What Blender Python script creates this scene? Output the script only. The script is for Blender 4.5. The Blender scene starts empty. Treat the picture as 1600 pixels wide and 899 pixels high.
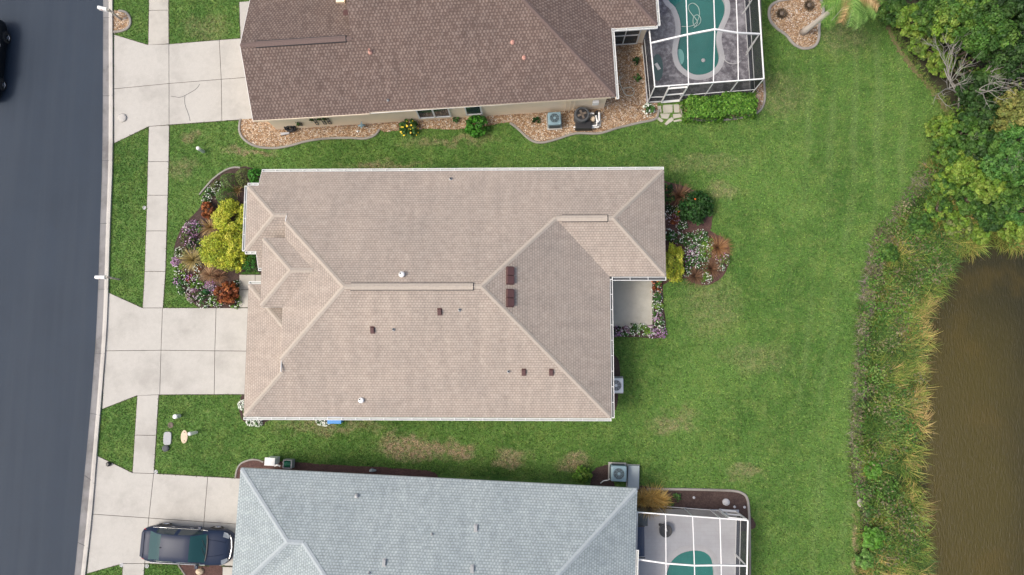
import bpy, bmesh, math, random
import numpy as np
from mathutils import Vector, Matrix

# ------------------------------------------------------------------ camera, sky, sun, exposure
scn = bpy.context.scene
H = 39.0; F = 1101.0; NX, NY = 830.0, 560.0          # camera height, focal length in photo px, nadir
def cam_rot():
    d = np.array([NX-800, -(NY-450), -F]); d /= np.linalg.norm(d)
    z = np.array([0, 0, -1.]); v = np.cross(d, z); c = d@z
    K = np.array([[0, -v[2], v[1]], [v[2], 0, -v[0]], [-v[1], v[0], 0]])
    return np.eye(3)+K+K@K/(1+c)
RM = cam_rot()
cd = bpy.data.cameras.new('camera'); cam = bpy.data.objects.new('camera', cd)
scn.collection.objects.link(cam); scn.camera = cam
cam.matrix_world = Matrix.Translation((0, 0, H)) @ Matrix([list(r) for r in RM]).to_4x4()
cd.sensor_width = 36; cd.lens = F/1600*36; cd.clip_start = .5; cd.clip_end = 6000
SUN_EL, SUN_AZ = math.radians(56), math.atan2(-.92, -.24)     # veiled sun stands in the west
w = bpy.data.worlds.new('World'); scn.world = w; w.use_nodes = True
nt = w.node_tree; bg = nt.nodes['Background']
sky = nt.nodes.new('ShaderNodeTexSky'); sky.sky_type = 'NISHITA'; sky.sun_disc = False
sky.sun_elevation = SUN_EL; sky.sun_rotation = SUN_AZ; sky.air_density = 1.0; sky.dust_density = 6.0; sky.ozone_density = .6
nt.links.new(sky.outputs[0], bg.inputs[0]); bg.inputs[1].default_value = 0.142
sl = bpy.data.lights.new('sun', 'SUN'); sl.energy = 1.15; sl.angle = math.radians(16); sl.color = (1, .965, .91)
so = bpy.data.objects.new('sun', sl); scn.collection.objects.link(so)
sd = Vector((-.92, -.24, 0)).normalized()*math.cos(SUN_EL) + Vector((0, 0, math.sin(SUN_EL)))
so.rotation_euler = sd.to_track_quat('Z', 'Y').to_euler()
scn.view_settings.view_transform = 'Standard'; scn.view_settings.look = 'None'
scn.view_settings.gamma = 1; scn.view_settings.exposure = 0.5
scn.view_settings.use_curve_mapping = False
scn.render.engine = 'CYCLES'
scn.cycles.transparent_max_bounces = 16

C = scn.collection
random.seed(4); rng = np.random.default_rng(7)
PI = math.pi

def P(px, py, z=0.0):
    """photo pixel -> point of the world at height z"""
    r = RM@np.array([px-800, -(py-450), -F]); t = (z-H)/r[2]
    return (float(r[0]*t), float(r[1]*t), float(z))
def P2(px, py, z=0.0): return P(px, py, z)[:2]
def PL(pts, z=0.0): return [P2(a, b, z) for a, b in pts]

# ------------------------------------------------------------------ object helpers
WM = {}
def tag(o, label=None, cat=None, group=None, kind=None):
    if label: o['label'] = label
    if cat: o['category'] = cat
    if group: o['group'] = group
    if kind: o['kind'] = kind
    return o
def thing(name, label, cat, loc=(0, 0, 0), rotz=0, group=None):
    o = bpy.data.objects.new(name, None); C.objects.link(o); o.empty_display_size = .2
    o.location = loc; o.rotation_euler = (0, 0, rotz)
    WM[o.name] = Matrix.Translation(loc) @ Matrix.Rotation(rotz, 4, 'Z')
    return tag(o, label, cat, group)
def wm(o): return WM.get(o.name, Matrix.Identity(4))

class MB:
    def __init__(s): s.v = []; s.f = []; s.uv = []; s.has_uv = False
    def face(s, pts, uv=None):
        i = len(s.v); s.v += [tuple(p) for p in pts]; s.f.append(tuple(range(i, i+len(pts))))
        s.uv += list(uv) if uv else [(p[0], p[1]) for p in pts]; return s
    def poly(s, pts, faces):
        i = len(s.v); s.v += [tuple(p) for p in pts]
        for f in faces:
            s.f.append(tuple(i+k for k in f)); s.uv += [(pts[k][0], pts[k][1]) for k in f]
        return s
    def box(s, c, size, rot=0, tilt=None):
        x, y, z = [k/2 for k in size]
        M = Matrix.Rotation(rot, 3, 'Z')
        if tilt is not None: M = tilt
        p = [M@Vector((a*x, b*y, d*z))+Vector(c) for a, b, d in
             [(-1,-1,-1),(1,-1,-1),(1,1,-1),(-1,1,-1),(-1,-1,1),(1,-1,1),(1,1,1),(-1,1,1)]]
        return s.poly(p, [(0,3,2,1),(4,5,6,7),(0,1,5,4),(1,2,6,5),(2,3,7,6),(3,0,4,7)])
    def bar(s, a, b, wd, ht=None):
        """rectangular bar from a to b"""
        a, b = Vector(a), Vector(b); d = (b-a); L = d.length
        if L < 1e-6: return s
        q = d.to_track_quat('X', 'Z').to_matrix()
        return s.box((a+b)/2, (L, wd, ht or wd), tilt=q)
    def tube(s, pts, r, n=8, cap=True):
        pts = [Vector(p) for p in pts]; rs = r if isinstance(r, (list, tuple)) else [r]*len(pts)
        rings = []
        for i, p in enumerate(pts):
            d = (pts[min(i+1, len(pts)-1)]-pts[max(i-1, 0)]).normalized()
            q = d.to_track_quat('Z', 'Y').to_matrix()
            rings.append([p+q@Vector((rs[i]*math.cos(2*PI*k/n), rs[i]*math.sin(2*PI*k/n), 0)) for k in range(n)])
        V = [v for r_ in rings for v in r_]; Fc = []
        for i in range(len(pts)-1):
            for k in range(n):
                a = i*n+k; b = i*n+(k+1) % n; Fc.append((a, b, b+n, a+n))
        if cap: Fc.append(tuple(range(n))[::-1]); Fc.append(tuple((len(pts)-1)*n+k for k in range(n)))
        return s.poly(V, Fc)
    def lathe(s, c, prof, n=20, sx=1, sy=1):
        V = []; Fc = []
        for r, z in prof:
            for k in range(n): V.append((c[0]+sx*r*math.cos(2*PI*k/n), c[1]+sy*r*math.sin(2*PI*k/n), c[2]+z))
        for i in range(len(prof)-1):
            for k in range(n):
                a = i*n+k; b = i*n+(k+1) % n; Fc.append((a, b, b+n, a+n))
        Fc.append(tuple((len(prof)-1)*n+k for k in range(n))); Fc.append(tuple(range(n))[::-1])
        return s.poly(V, Fc)
    def prism(s, xy, z0, z1):
        a = sum(xy[i][0]*xy[(i+1) % len(xy)][1]-xy[(i+1) % len(xy)][0]*xy[i][1] for i in range(len(xy)))
        if a < 0: xy = xy[::-1]
        n = len(xy); V = [(x, y, z0) for x, y in xy]+[(x, y, z1) for x, y in xy]
        return s.poly(V, [tuple(range(n))[::-1], tuple(range(n, 2*n))]+[(i, (i+1) % n, n+(i+1) % n, n+i) for i in range(n)])
    def build(s, name, m, parent=None, local=False, smooth=False, bevel=0):
        me = bpy.data.meshes.new(name)
        v = s.v
        if parent is not None and not local:
            inv = wm(parent).inverted(); v = [inv@Vector(p) for p in v]
        me.from_pydata([tuple(p) for p in v], [], s.f); me.materials.append(m)
        uvl = me.uv_layers.new(name='UVMap')
        if len(s.uv) == len(me.loops): uvl.data.foreach_set('uv', np.array(s.uv, dtype=np.float32).ravel())
        if smooth: me.polygons.foreach_set('use_smooth', [True]*len(me.polygons))
        me.update()
        o = bpy.data.objects.new(name, me); C.objects.link(o)
        if parent is not None: o.parent = parent; WM[o.name] = wm(parent)
        if bevel:
            b = o.modifiers.new('bevel', 'BEVEL'); b.width = bevel; b.segments = 2; b.limit_method = 'ANGLE'
        return o

def copy_tree(o, parent=None, loc=None, rotz=None, label=None):
    c = o.copy(); C.objects.link(c); c.parent = parent
    if loc is not None: c.location = loc
    if rotz is not None: c.rotation_euler = (0, 0, rotz)
    if label: c['label'] = label
    for ch in [q for q in bpy.data.objects if q.parent == o]: copy_tree(ch, c)
    return c

def catmull(pts, n=6, closed=True):
    pts = [np.array(p, float) for p in pts]; N = len(pts); out = []
    rngi = range(N) if closed else range(N-1)
    for i in rngi:
        g = (lambda k: pts[k % N]) if closed else (lambda k: pts[min(max(k, 0), N-1)])
        p0, p1, p2, p3 = g(i-1), g(i), g(i+1), g(i+2)
        for k in range(n):
            t = k/n
            out.append(tuple(.5*((2*p1)+(-p0+p2)*t+(2*p0-5*p1+4*p2-p3)*t*t+(-p0+3*p1-3*p2+p3)*t**3)))
    if not closed: out.append(tuple(pts[-1]))
    return out
def inpoly(x, y, poly):
    ins = np.zeros(x.shape, bool); n = len(poly)
    for i in range(n):
        x1, y1 = poly[i]; x2, y2 = poly[(i+1) % n]
        if y1 == y2: continue
        c = ((y1 > y) != (y2 > y)) & (x < (x2-x1)*(y-y1)/(y2-y1)+x1)
        ins ^= c
    return ins
def polydist(x, y, poly):
    d = np.full(x.shape, 1e9); n = len(poly)
    for i in range(n):
        ax, ay = poly[i]; bx, by = poly[(i+1) % n]; dx, dy = bx-ax, by-ay
        t = np.clip(((x-ax)*dx+(y-ay)*dy)/(dx*dx+dy*dy+1e-9), 0, 1)
        d = np.minimum(d, np.hypot(x-ax-t*dx, y-ay-t*dy))
    return d
def sample_poly(poly, n):
    p = np.array(poly); lo, hi = p.min(0), p.max(0); xs = np.zeros(0); ys = np.zeros(0)
    while len(xs) < n:
        x = rng.uniform(lo[0], hi[0], n*2); y = rng.uniform(lo[1], hi[1], n*2); k = inpoly(x, y, poly)
        xs = np.concatenate([xs, x[k]]); ys = np.concatenate([ys, y[k]])
    return xs[:n], ys[:n]

# ------------------------------------------------------------------ materials
class NT:
    def __init__(s, name):
        s.m = bpy.data.materials.new(name); s.m.use_nodes = True; s.t = s.m.node_tree
        s.b = s.t.nodes['Principled BSDF']; s.o = s.t.nodes['Material Output']
    def n(s, typ, **kw):
        nd = s.t.nodes.new(typ)
        for k, v in kw.items():
            if k.startswith('_'): nd.inputs[k[1:].replace('_', ' ')].default_value = v
            else: setattr(nd, k, v)
        return nd
    def l(s, a, b): s.t.links.new(a, b)
    def pos(s): return s.n('ShaderNodeNewGeometry').outputs['Position']
    def noise(s, vec, scale, detail=4, rough=.6):
        nd = s.n('ShaderNodeTexNoise'); nd.inputs['Scale'].default_value = scale
        nd.inputs['Detail'].default_value = detail; nd.inputs['Roughness'].default_value = rough
        s.l(vec, nd.inputs['Vector']); return nd.outputs['Fac']
    def ramp(s, fac, stops):
        nd = s.n('ShaderNodeValToRGB'); e = nd.color_ramp.elements
        while len(e) < len(stops): e.new(.5)
        for i, (p, c) in enumerate(stops):
            e[i].position = p; e[i].color = (*c, 1) if len(c) == 3 else c
        s.l(fac, nd.inputs['Fac']); return nd.outputs['Color']
    def val(s, fac, a, b, c=0., d=1.):
        nd = s.n('ShaderNodeMapRange'); nd.interpolation_type = 'SMOOTHSTEP'
        for k, v in zip(('From Min', 'From Max', 'To Min', 'To Max'), (a, b, c, d)): nd.inputs[k].default_value = v
        s.l(fac, nd.inputs['Value']); return nd.outputs['Result']
    def math(s, op, a, b=None):
        nd = s.n('ShaderNodeMath'); nd.operation = op
        for i, x in enumerate((a, b)):
            if x is None: continue
            if isinstance(x, (int, float)): nd.inputs[i].default_value = x
            else: s.l(x, nd.inputs[i])
        return nd.outputs[0]
    def mix(s, fac, a, b, bt='MIX'):
        nd = s.n('ShaderNodeMix'); nd.data_type = 'RGBA'; nd.blend_type = bt
        for i, x in ((0, fac), (6, a), (7, b)):
            if isinstance(x, (int, float)): nd.inputs[i].default_value = x
            elif isinstance(x, tuple): nd.inputs[i].default_value = (*x, 1)
            else: s.l(x, nd.inputs[i])
        return nd.outputs[2]
    def bump(s, h, strength=.3, dist=.02):
        nd = s.n('ShaderNodeBump'); nd.inputs['Strength'].default_value = strength
        nd.inputs['Distance'].default_value = dist; s.l(h, nd.inputs['Height'])
        s.l(nd.outputs[0], s.b.inputs['Normal'])
    def col(s, c):
        if isinstance(c, tuple): s.b.inputs['Base Color'].default_value = (*c, 1)
        else: s.l(c, s.b.inputs['Base Color'])
    def set(s, **k):
        for a, v in k.items(): s.b.inputs[a.replace('_', ' ')].default_value = v
        return s.m

def plain(name, c, rough=.6, metal=0., var=.15, scale=3., bump=0):
    t = NT(name); n = t.noise(t.pos(), scale, 5)
    t.col(t.mix(n, tuple(x*(1-var) for x in c), tuple(min(1, x*(1+var)) for x in c)))
    if bump: t.bump(t.noise(t.pos(), 60, 3), .4, bump)
    return t.set(Roughness=rough, Metallic=metal)

M = {}
def mat_asphalt():
    t = NT('asphalt'); p = t.pos()
    big = t.noise(p, .25, 5, .6); mid = t.noise(p, 2.2, 5, .7); fine = t.noise(p, 70, 2, .8)
    sc = t.n('ShaderNodeMapping'); sc.inputs['Scale'].default_value = (1.6, .06, 1); t.l(p, sc.inputs['Vector'])
    streak = t.noise(sc.outputs[0], 1., 4, .6)
    c = t.mix(t.val(big, .3, .7), (.009, .021, .039), (.013, .027, .048))  # bluish base puts the sky's reflection into the road colour
    c = t.mix(t.val(streak, .35, .7), c, (.017, .030, .049))
    c = t.mix(t.val(mid, .5, .8, 0, .35), c, (.017, .024, .035))
    spot = t.noise(p, 5.5, 3, .6); c = t.mix(t.val(spot, .68, .78, 0, .45), c, (.012, .016, .024))
    c = t.mix(.9, c, t.ramp(fine, [(.3, (.62,)*3), (.5, (1,)*3), (.75, (1.7,)*3)]), 'MULTIPLY')
    t.col(c); t.bump(fine, .5, .01); return t.set(Roughness=.75)
def mat_concrete(name, base, stain=.5, warm=1.):
    t = NT(name); p = t.pos(); a = t.noise(p, .55, 6, .65); b = t.noise(p, 4, 6, .7); f = t.noise(p, 55, 2, .7)
    dark = tuple(x*.60*k for x, k in zip(base, (1, .98, .97))); lite = tuple(x*1.08 for x in base)
    c = t.mix(t.val(a, .42, .72, 0, stain), base, dark)
    c = t.mix(t.val(b, .3, .75, 0, .55), c, t.mix(.5, c, tuple(x*.75 for x in base)))
    d = t.noise(p, 1.7, 8, .75); c = t.mix(t.val(d, .60, .74, 0, .55*min(stain, 1)), c, tuple(x*k for x, k in zip(base, (.55, .52, .48))))
    c = t.mix(.7, c, t.ramp(f, [(.3, (.82,)*3), (.7, (1.12,)*3)]), 'MULTIPLY')
    t.col(c); t.bump(f, .35, .006); return t.set(Roughness=.9)
def mat_shingle(name, cA, cB, cC, contrast=.8, tabw=.34, row=.147):
    """laminated shingle courses in metres of roof surface (UV): u along the eave, v up the slope"""
    t = NT(name); uv = t.n('ShaderNodeTexCoord').outputs['UV']
    def brick(w_, off, c1, c2, bias, mort=.0):
        nd = t.n('ShaderNodeTexBrick'); nd.offset = off; nd.squash = 1
        nd.inputs['Color1'].default_value = (*c1, 1); nd.inputs['Color2'].default_value = (*c2, 1)
        nd.inputs['Mortar'].default_value = (*[k*.55 for k in cB], 1)  # mortar colour paints a dark shadow line between the shingles
        nd.inputs['Scale'].default_value = 1; nd.inputs['Mortar Size'].default_value = mort
        nd.inputs['Mortar Smooth'].default_value = .3; nd.inputs['Bias'].default_value = bias
        nd.inputs['Brick Width'].default_value = w_; nd.inputs['Row Height'].default_value = row
        return nd
    wob = t.n('ShaderNodeVectorMath'); wob.operation = 'MULTIPLY_ADD'
    nz = t.n('ShaderNodeTexNoise'); nz.inputs['Scale'].default_value = 1.3; t.l(uv, nz.inputs['Vector'])
    t.l(nz.outputs['Color'], wob.inputs[0]); wob.inputs[1].default_value = (.10, .012, 0); t.l(uv, wob.inputs[2])
    b1 = brick(tabw*2, .5, cA, cB, 0, .007); t.l(wob.outputs[0], b1.inputs['Vector'])
    b2 = brick(tabw*1.7, .37, (0, 0, 0), (1, 1, 1), -.1); t.l(wob.outputs[0], b2.inputs['Vector'])
    b3 = brick(tabw*2.9, .21, (0, 0, 0), (1, 1, 1), 0); t.l(wob.outputs[0], b3.inputs['Vector'])
    sp = t.n('ShaderNodeSeparateXYZ'); t.l(wob.outputs[0], sp.inputs[0])
    rv = t.math('DIVIDE', sp.outputs['Y'], row); rw = t.math('FLOOR', rv)
    ph = t.math('ADD', t.math('MULTIPLY', sp.outputs['X'], 2*PI/(tabw*2)), t.math('MULTIPLY', rw, PI))
    wn = t.n('ShaderNodeTexWhiteNoise'); wn.noise_dimensions = '1D'; t.l(rw, wn.inputs['W'])
    sn = t.math('SINE', t.math('ADD', ph, t.math('MULTIPLY', wn.outputs['Value'], .9)))
    sv = t.math('SINE', t.math('MULTIPLY', t.math('FRACT', rv), PI))
    ns = t.math('MULTIPLY', t.math('SUBTRACT', t.noise(uv, 3.2, 6, .9), .5), 9.)
    tab = t.math('ADD', t.math('MULTIPLY', t.math('ADD', sn, ns), sv), t.math('MULTIPLY', t.math('SUBTRACT', b2.outputs['Color'], .5), .7))
    c = t.mix(t.val(tab, -.35, .85, 0, contrast), b1.outputs['Color'], cC)
    c = t.mix(t.val(b3.outputs['Color'], 0, 1, 0, .12), c, tuple(x*.8 for x in cB))
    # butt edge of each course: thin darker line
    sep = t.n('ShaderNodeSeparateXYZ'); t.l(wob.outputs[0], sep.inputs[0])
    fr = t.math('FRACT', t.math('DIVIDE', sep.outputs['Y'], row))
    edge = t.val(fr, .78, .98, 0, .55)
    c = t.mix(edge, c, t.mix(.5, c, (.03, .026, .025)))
    ms = t.n('ShaderNodeMapping'); ms.inputs['Scale'].default_value = (1.7, .16, 1); t.l(uv, ms.inputs['Vector'])
    c = t.mix(.75, c, t.ramp(t.noise(ms.outputs[0], 1., 6, .7), [(.3, (.84, .85, .86)), (.55, (1, 1, 1)), (.75, (1.1, 1.09, 1.07))]), 'MULTIPLY')
    n1 = t.noise(uv, .35, 6, .65); n2 = t.noise(uv, 45, 2, .8); n3 = t.noise(uv, 2.2, 4, .7)
    c = t.mix(.8, c, t.ramp(n1, [(.3, (.86, .87, .88)), (.7, (1.09, 1.07, 1.05))]), 'MULTIPLY')
    c = t.mix(.8, c, t.ramp(n3, [(.3, (.9,)*3), (.7, (1.1,)*3)]), 'MULTIPLY')
    c = t.mix(.8, c, t.ramp(n2, [(.3, (.72,)*3), (.7, (1.28,)*3)]), 'MULTIPLY')
    t.col(c); t.bump(t.math('SUBTRACT', n2, t.math('MULTIPLY', edge, 1.5)), .5, .012)
    return t.set(Roughness=.92)
def mat_lawn(name='lawn', blades=False):
    t = NT(name); p = t.pos()
    xy = t.n('ShaderNodeMapping'); xy.inputs['Scale'].default_value = (1, 1, 0); t.l(p, xy.inputs['Vector']); q = xy.outputs[0]
    big = t.noise(q, .16, 6, .62); mid = t.noise(q, .9, 6, .7); sm = t.noise(q, 3.6, 6, .8); fine = t.noise(q, 13, 5, .9)
    # random mottling in lighter and darker greens over the whole lawn
    c = t.mix(t.val(big, .32, .68), (.055, .138, .020), (.104, .210, .040))
    c = t.mix(t.val(mid, .42, .70, 0, .65), c, (.150, .235, .052))
    c = t.mix(t.val(sm, .50, .72, 0, .6), c, (.20, .245, .085))
    c = t.mix(t.val(sm, .45, .25, 0, .7), c, (.034, .088, .014))
    # mowing stripes on the back lawn
    sep = t.n('ShaderNodeSeparateXYZ'); t.l(q, sep.inputs[0])
    wx = t.math('ADD', t.math('MULTIPLY', sep.outputs['X'], 4.6), t.math('MULTIPLY', sep.outputs['Y'], -.55))
    wx = t.math('ADD', wx, t.math('MULTIPLY', t.noise(q, .09, 2), 14.0))
    st = t.math('MULTIPLY', t.math('SINE', wx), t.math('MULTIPLY', t.val(sep.outputs['X'], 12.5, 16, 0, 1), t.val(t.noise(q, .12, 3), .35, .65, .15, 1)))
    c = t.mix(t.val(st, 0, 1, 0, .42), c, (.155, .24, .075))
    # worn patches
    nzv = t.n('ShaderNodeTexNoise'); nzv.inputs['Scale'].default_value = 1.1; nzv.inputs['Detail'].default_value = 5; t.l(q, nzv.inputs['Vector'])
    wq = t.n('ShaderNodeVectorMath'); wq.operation = 'MULTIPLY_ADD'; t.l(nzv.outputs['Color'], wq.inputs[0]); wq.inputs[1].default_value = (1.8, 1.8, 0); t.l(q, wq.inputs[2])
    acc = None
    for px, py, rx, ry, s in [(650, 700, 2.3, .75, 1.), (715, 708, 1.3, .55, .9), (800, 718, 1.1, .45, .65), (895, 722, 1.2, .5, .65),
                              (1048, 660, 1.3, .5, .42), (1075, 655, .6, .8, .25), (1180, 560, 2.2, .8, .2), (1165, 740, 1.2, .4, .36), (1110, 480, 1.8, 2.0, .22),
                              (1130, 295, 1.1, .6, .36), (1215, 150, 2.0, 1.6, .22), (600, 258, 2.6, .25, .5), (392, 238, 1.6, .25, .7), (1320, 60, 1.6, 1.2, .25),
                              (520, 668, 3.2, .45, .45), (1100, 255, 3., .5, .2), (285, 262, 1., .7, .3), (1335, 860, .3, 2.5, .6), (320, 45, 1.5, .9, .25), (300, 215, .8, .3, .45), (700, 222, 3., .35, .45)]:
        x, y = P2(px, py)
        m_ = t.n('ShaderNodeVectorMath'); m_.operation = 'SUBTRACT'; t.l(wq.outputs[0], m_.inputs[0]); m_.inputs[1].default_value = (x+.9, y+.9, 0)
        d_ = t.n('ShaderNodeVectorMath'); d_.operation = 'DIVIDE'; t.l(m_.outputs[0], d_.inputs[0]); d_.inputs[1].default_value = (rx, ry, 1)
        l_ = t.n('ShaderNodeVectorMath'); l_.operation = 'LENGTH'; t.l(d_.outputs[0], l_.inputs[0])
        v = t.val(l_.outputs['Value'], 1.25, .35, 0, s); acc = v if acc is None else t.math('MAXIMUM', acc, v)
    worn = t.math('MULTIPLY', t.math('MINIMUM', t.math('MULTIPLY', acc, 1.35), 1.), t.val(sm, .38, .58, .25, 1))
    c = t.mix(worn, c, t.mix(t.val(fine, .35, .65), (.20, .15, .085), (.40, .32, .21)))
    c = t.mix(.95, c, t.ramp(fine, [(.28, (.35, .42, .4)), (.5, (1, 1, 1)), (.72, (1.75, 1.6, 1.5))]), 'MULTIPLY')
    if blades:
        a = t.n('ShaderNodeAttribute'); a.attribute_name = 'tint'; c = t.mix(1., c, a.outputs['Color'], 'MULTIPLY'); t.col(c)
        tr = t.n('ShaderNodeBsdfTranslucent'); t.l(c, tr.inputs['Color']); mx = t.n('ShaderNodeMixShader'); mx.inputs[0].default_value = .25; t.set(Roughness=.7)
        t.l(t.b.outputs[0], mx.inputs[1]); t.l(tr.outputs[0], mx.inputs[2]); t.l(mx.outputs[0], t.o.inputs['Surface']); return t.m
    t.col(c); t.bump(t.math('ADD', fine, t.math('MULTIPLY', sm, .8)), .9, .05)
    return t.set(Roughness=.9)
def mat_voro(name, stops, scale, rough=.8, bumpd=.03, dark=.35):
    t = NT(name); p = t.pos()
    v = t.n('ShaderNodeTexVoronoi'); v.inputs['Scale'].default_value = scale; t.l(p, v.inputs['Vector'])
    sep = t.n('ShaderNodeSeparateColor'); t.l(v.outputs['Color'], sep.inputs[0])
    c = t.ramp(sep.outputs[0], stops); t_ = t.n('ShaderNodeTexVoronoi'); t_.feature = 'DISTANCE_TO_EDGE'; t_.inputs['Scale'].default_value = scale; t.l(p, t_.inputs['Vector'])
    e = t.val(t_.outputs['Distance'], 0, .14, 0, 1)
    c = t.mix(e, tuple(x*dark for x in stops[0][1]), c)
    c = t.mix(.8, c, t.ramp(t.noise(p, 1.1, 5, .7), [(.3, (.78,)*3), (.7, (1.15,)*3)]), 'MULTIPLY')
    t.col(c); t.bump(e, .8, bumpd); return t.set(Roughness=rough)
def mat_mulch(name, a=(.045, .026, .022), b=(.13, .085, .072)):
    t = NT(name); p = t.pos()
    mp = t.n('ShaderNodeMapping'); mp.inputs['Rotation'].default_value = (0, 0, .6); mp.inputs['Scale'].default_value = (1, 2.2, 1); t.l(p, mp.inputs['Vector'])
    n1 = t.noise(mp.outputs[0], 17, 5, .8); n2 = t.noise(p, 1.6, 5, .7)
    c = t.mix(t.val(n1, .35, .68), a, b); c = t.mix(t.val(n1, .64, .78), c, tuple(k*2 for k in b))
    c = t.mix(t.val(n2, .4, .7, 0, .5), c, tuple(k*.6 for k in a))
    t.col(c); t.bump(n1, 1, .06); return t.set(Roughness=.95)
def mat_foliage(name='foliage', rough=.55, transl=.22):
    t = NT(name); a = t.n('ShaderNodeAttribute'); a.attribute_name = 'tint'
    t.l(a.outputs['Color'], t.b.inputs['Base Color']); t.b.inputs['Roughness'].default_value = rough; t.b.inputs['Specular IOR Level'].default_value = .3
    tr = t.n('ShaderNodeBsdfTranslucent'); t.l(a.outputs['Color'], tr.inputs['Color'])
    mx = t.n('ShaderNodeMixShader'); mx.inputs[0].default_value = transl
    t.l(t.b.outputs[0], mx.inputs[1]); t.l(tr.outputs[0], mx.inputs[2]); t.l(mx.outputs[0], t.o.inputs['Surface'])
    return t.m
def mat_screen(name, c, opac):
    t = NT(name); t.col(c); t.set(Roughness=.7)
    tr = t.n('ShaderNodeBsdfTransparent'); mx = t.n('ShaderNodeMixShader'); mx.inputs[0].default_value = opac
    t.l(tr.outputs[0], mx.inputs[1]); t.l(t.b.outputs[0], mx.inputs[2]); t.l(mx.outputs[0], t.o.inputs['Surface'])
    return t.m
def mat_pool(name, c):
    t = NT(name); p = t.pos(); n = t.noise(p, 2.5, 4)
    t.col(t.mix(n, tuple(k*.85 for k in c), tuple(k*1.15 for k in c)))
    t.bump(t.noise(p, 3, 3), .12, .03); t.set(Roughness=.06)
    tr = t.n('ShaderNodeBsdfTransparent'); tr.inputs[0].default_value = (.35, .75, .7, 1)
    mx = t.n('ShaderNodeMixShader'); mx.inputs[0].default_value = .8
    t.l(tr.outputs[0], mx.inputs[1]); t.l(t.b.outputs[0], mx.inputs[2]); t.l(mx.outputs[0], t.o.inputs['Surface'])
    return t.m
def mat_pond():
    t = NT('pond_water'); p = t.pos(); sep = t.n('ShaderNodeSeparateXYZ'); t.l(p, sep.inputs[0])
    # brown on the west side, darker towards the east and the north
    n = t.noise(p, .35, 4, .55); nn = t.math('ADD', sep.outputs['X'], t.math('MULTIPLY', n, 3.5))
    c = t.mix(t.val(nn, 25.8, 31.5), (.056, .045, .009), (.013, .015, .010))
    c = t.mix(t.val(sep.outputs['Y'], -1., 5.5, 0, .75), c, (.022, .021, .009))
    c = t.mix(t.val(n, .5, .75, 0, .5), c, (.078, .055, .010))
    t.col(c); mp = t.n('ShaderNodeMapping'); mp.inputs['Scale'].default_value = (7, 1.3, 1); t.l(p, mp.inputs['Vector'])
    t.bump(t.noise(mp.outputs[0], 2.2, 4, .7), .75, .05)
    return t.set(Roughness=.12, IOR=1.33)

M['asphalt'] = mat_asphalt()
M['concrete'] = mat_concrete('driveway_concrete', (.47, .455, .415), .5)
M['concrete_b'] = mat_concrete('aged_concrete', (.47, .45, .40), .7)
M['kerb'] = mat_concrete('kerb_concrete', (.47, .455, .42), .7)
M['kerb_dark'] = mat_concrete('gutter_concrete', (.25, .245, .24), 1.4)
M['patio'] = mat_concrete('patio_concrete', (.46, .44, .37), .6)
M['roof_tan'] = mat_shingle('shingles_tan', (.385, .330, .280), (.345, .290, .246), (.475, .415, .352), .5, .08, .132)
M['roof_brown'] = mat_shingle('shingles_brown', (.140, .098, .082), (.120, .083, .070), (.255, .200, .172), .8, .09, .16)
M['roof_grey'] = mat_shingle('shingles_grey', (.305, .358, .370), (.260, .308, .320), (.43, .49, .50), .62, .082, .137)
M['cap_tan'] = plain('ridge_cap_tan', (.41, .36, .305), .95, 0, .2, 9)
M['cap_brown'] = plain('ridge_cap_brown', (.155, .112, .10), .95, 0, .2, 9)
M['cap_grey'] = plain('ridge_cap_grey', (.36, .405, .425), .95, 0, .2, 9)
M['lawn'] = mat_lawn()
M['gravel'] = mat_voro('river_gravel', [(0, (.30, .17, .085)), (.3, (.52, .34, .19)), (.55, (.68, .55, .40)), (.8, (.42, .24, .12)), (1, (.75, .68, .58))], 13)
M['mulch'] = mat_mulch('bark_mulch')
M['mulch_red'] = mat_mulch('red_mulch', (.08, .04, .034), (.17, .095, .08))
M['soil'] = mat_mulch('bare_soil', (.075, .055, .05), (.22, .175, .155))
M['litter'] = mat_mulch('leaf_litter', (.022, .025, .012), (.085, .075, .045))
M['marshbed'] = mat_mulch('marsh_bed', (.022, .024, .012), (.085, .075, .035))
M['dirt'] = mat_mulch('joint_dirt', (.05, .042, .032), (.13, .11, .08))
M['edging'] = mat_concrete('edging_concrete', (.30, .28, .25), .8)
M['white'] = plain('white_aluminium', (.80, .80, .78), .4, 0, .05)
M['gutter'] = plain('gutter_white', (.70, .71, .69), .45, 0, .12, 2)
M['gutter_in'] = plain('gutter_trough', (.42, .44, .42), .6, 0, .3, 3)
M['wall_peach'] = plain('stucco_peach', (.88, .74, .55), .9, 0, .08, 2, .004)
M['wall_cream'] = plain('stucco_cream', (.60, .56, .48), .9, 0, .08, 2, .004)
M['wall_grey'] = plain('stucco_grey', (.50, .52, .53), .9, 0, .08, 2, .004)
M['soffit'] = plain('soffit_white', (.66, .65, .62), .7)
M['glass'] = NT('window_glass').set(Roughness=.06); M['glass'].node_tree.nodes['Principled BSDF'].inputs['Base Color'].default_value = (.035, .05, .06, 1)
M['black'] = plain('black_metal', (.018, .018, .02), .45, 0, .2)
M['rubber'] = plain('rubber', (.02, .02, .02), .8)
M['darkbrown'] = plain('vent_brown', (.095, .045, .042), .5, 0, .15)
M['copper'] = plain('vent_pink', (.55, .30, .24), .6)
M['acgrey'] = plain('ac_grey', (.33, .38, .39), .5, 0, .1)
M['acdark'] = plain('ac_grille', (.07, .09, .10), .5, .2)
M['acblue'] = plain('ac_bluegrey', (.20, .30, .34), .5, 0, .1)
M['pvc'] = plain('pvc_white', (.78, .78, .76), .4)
M['green'] = plain('hose_green', (.02, .16, .09), .5)
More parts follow.
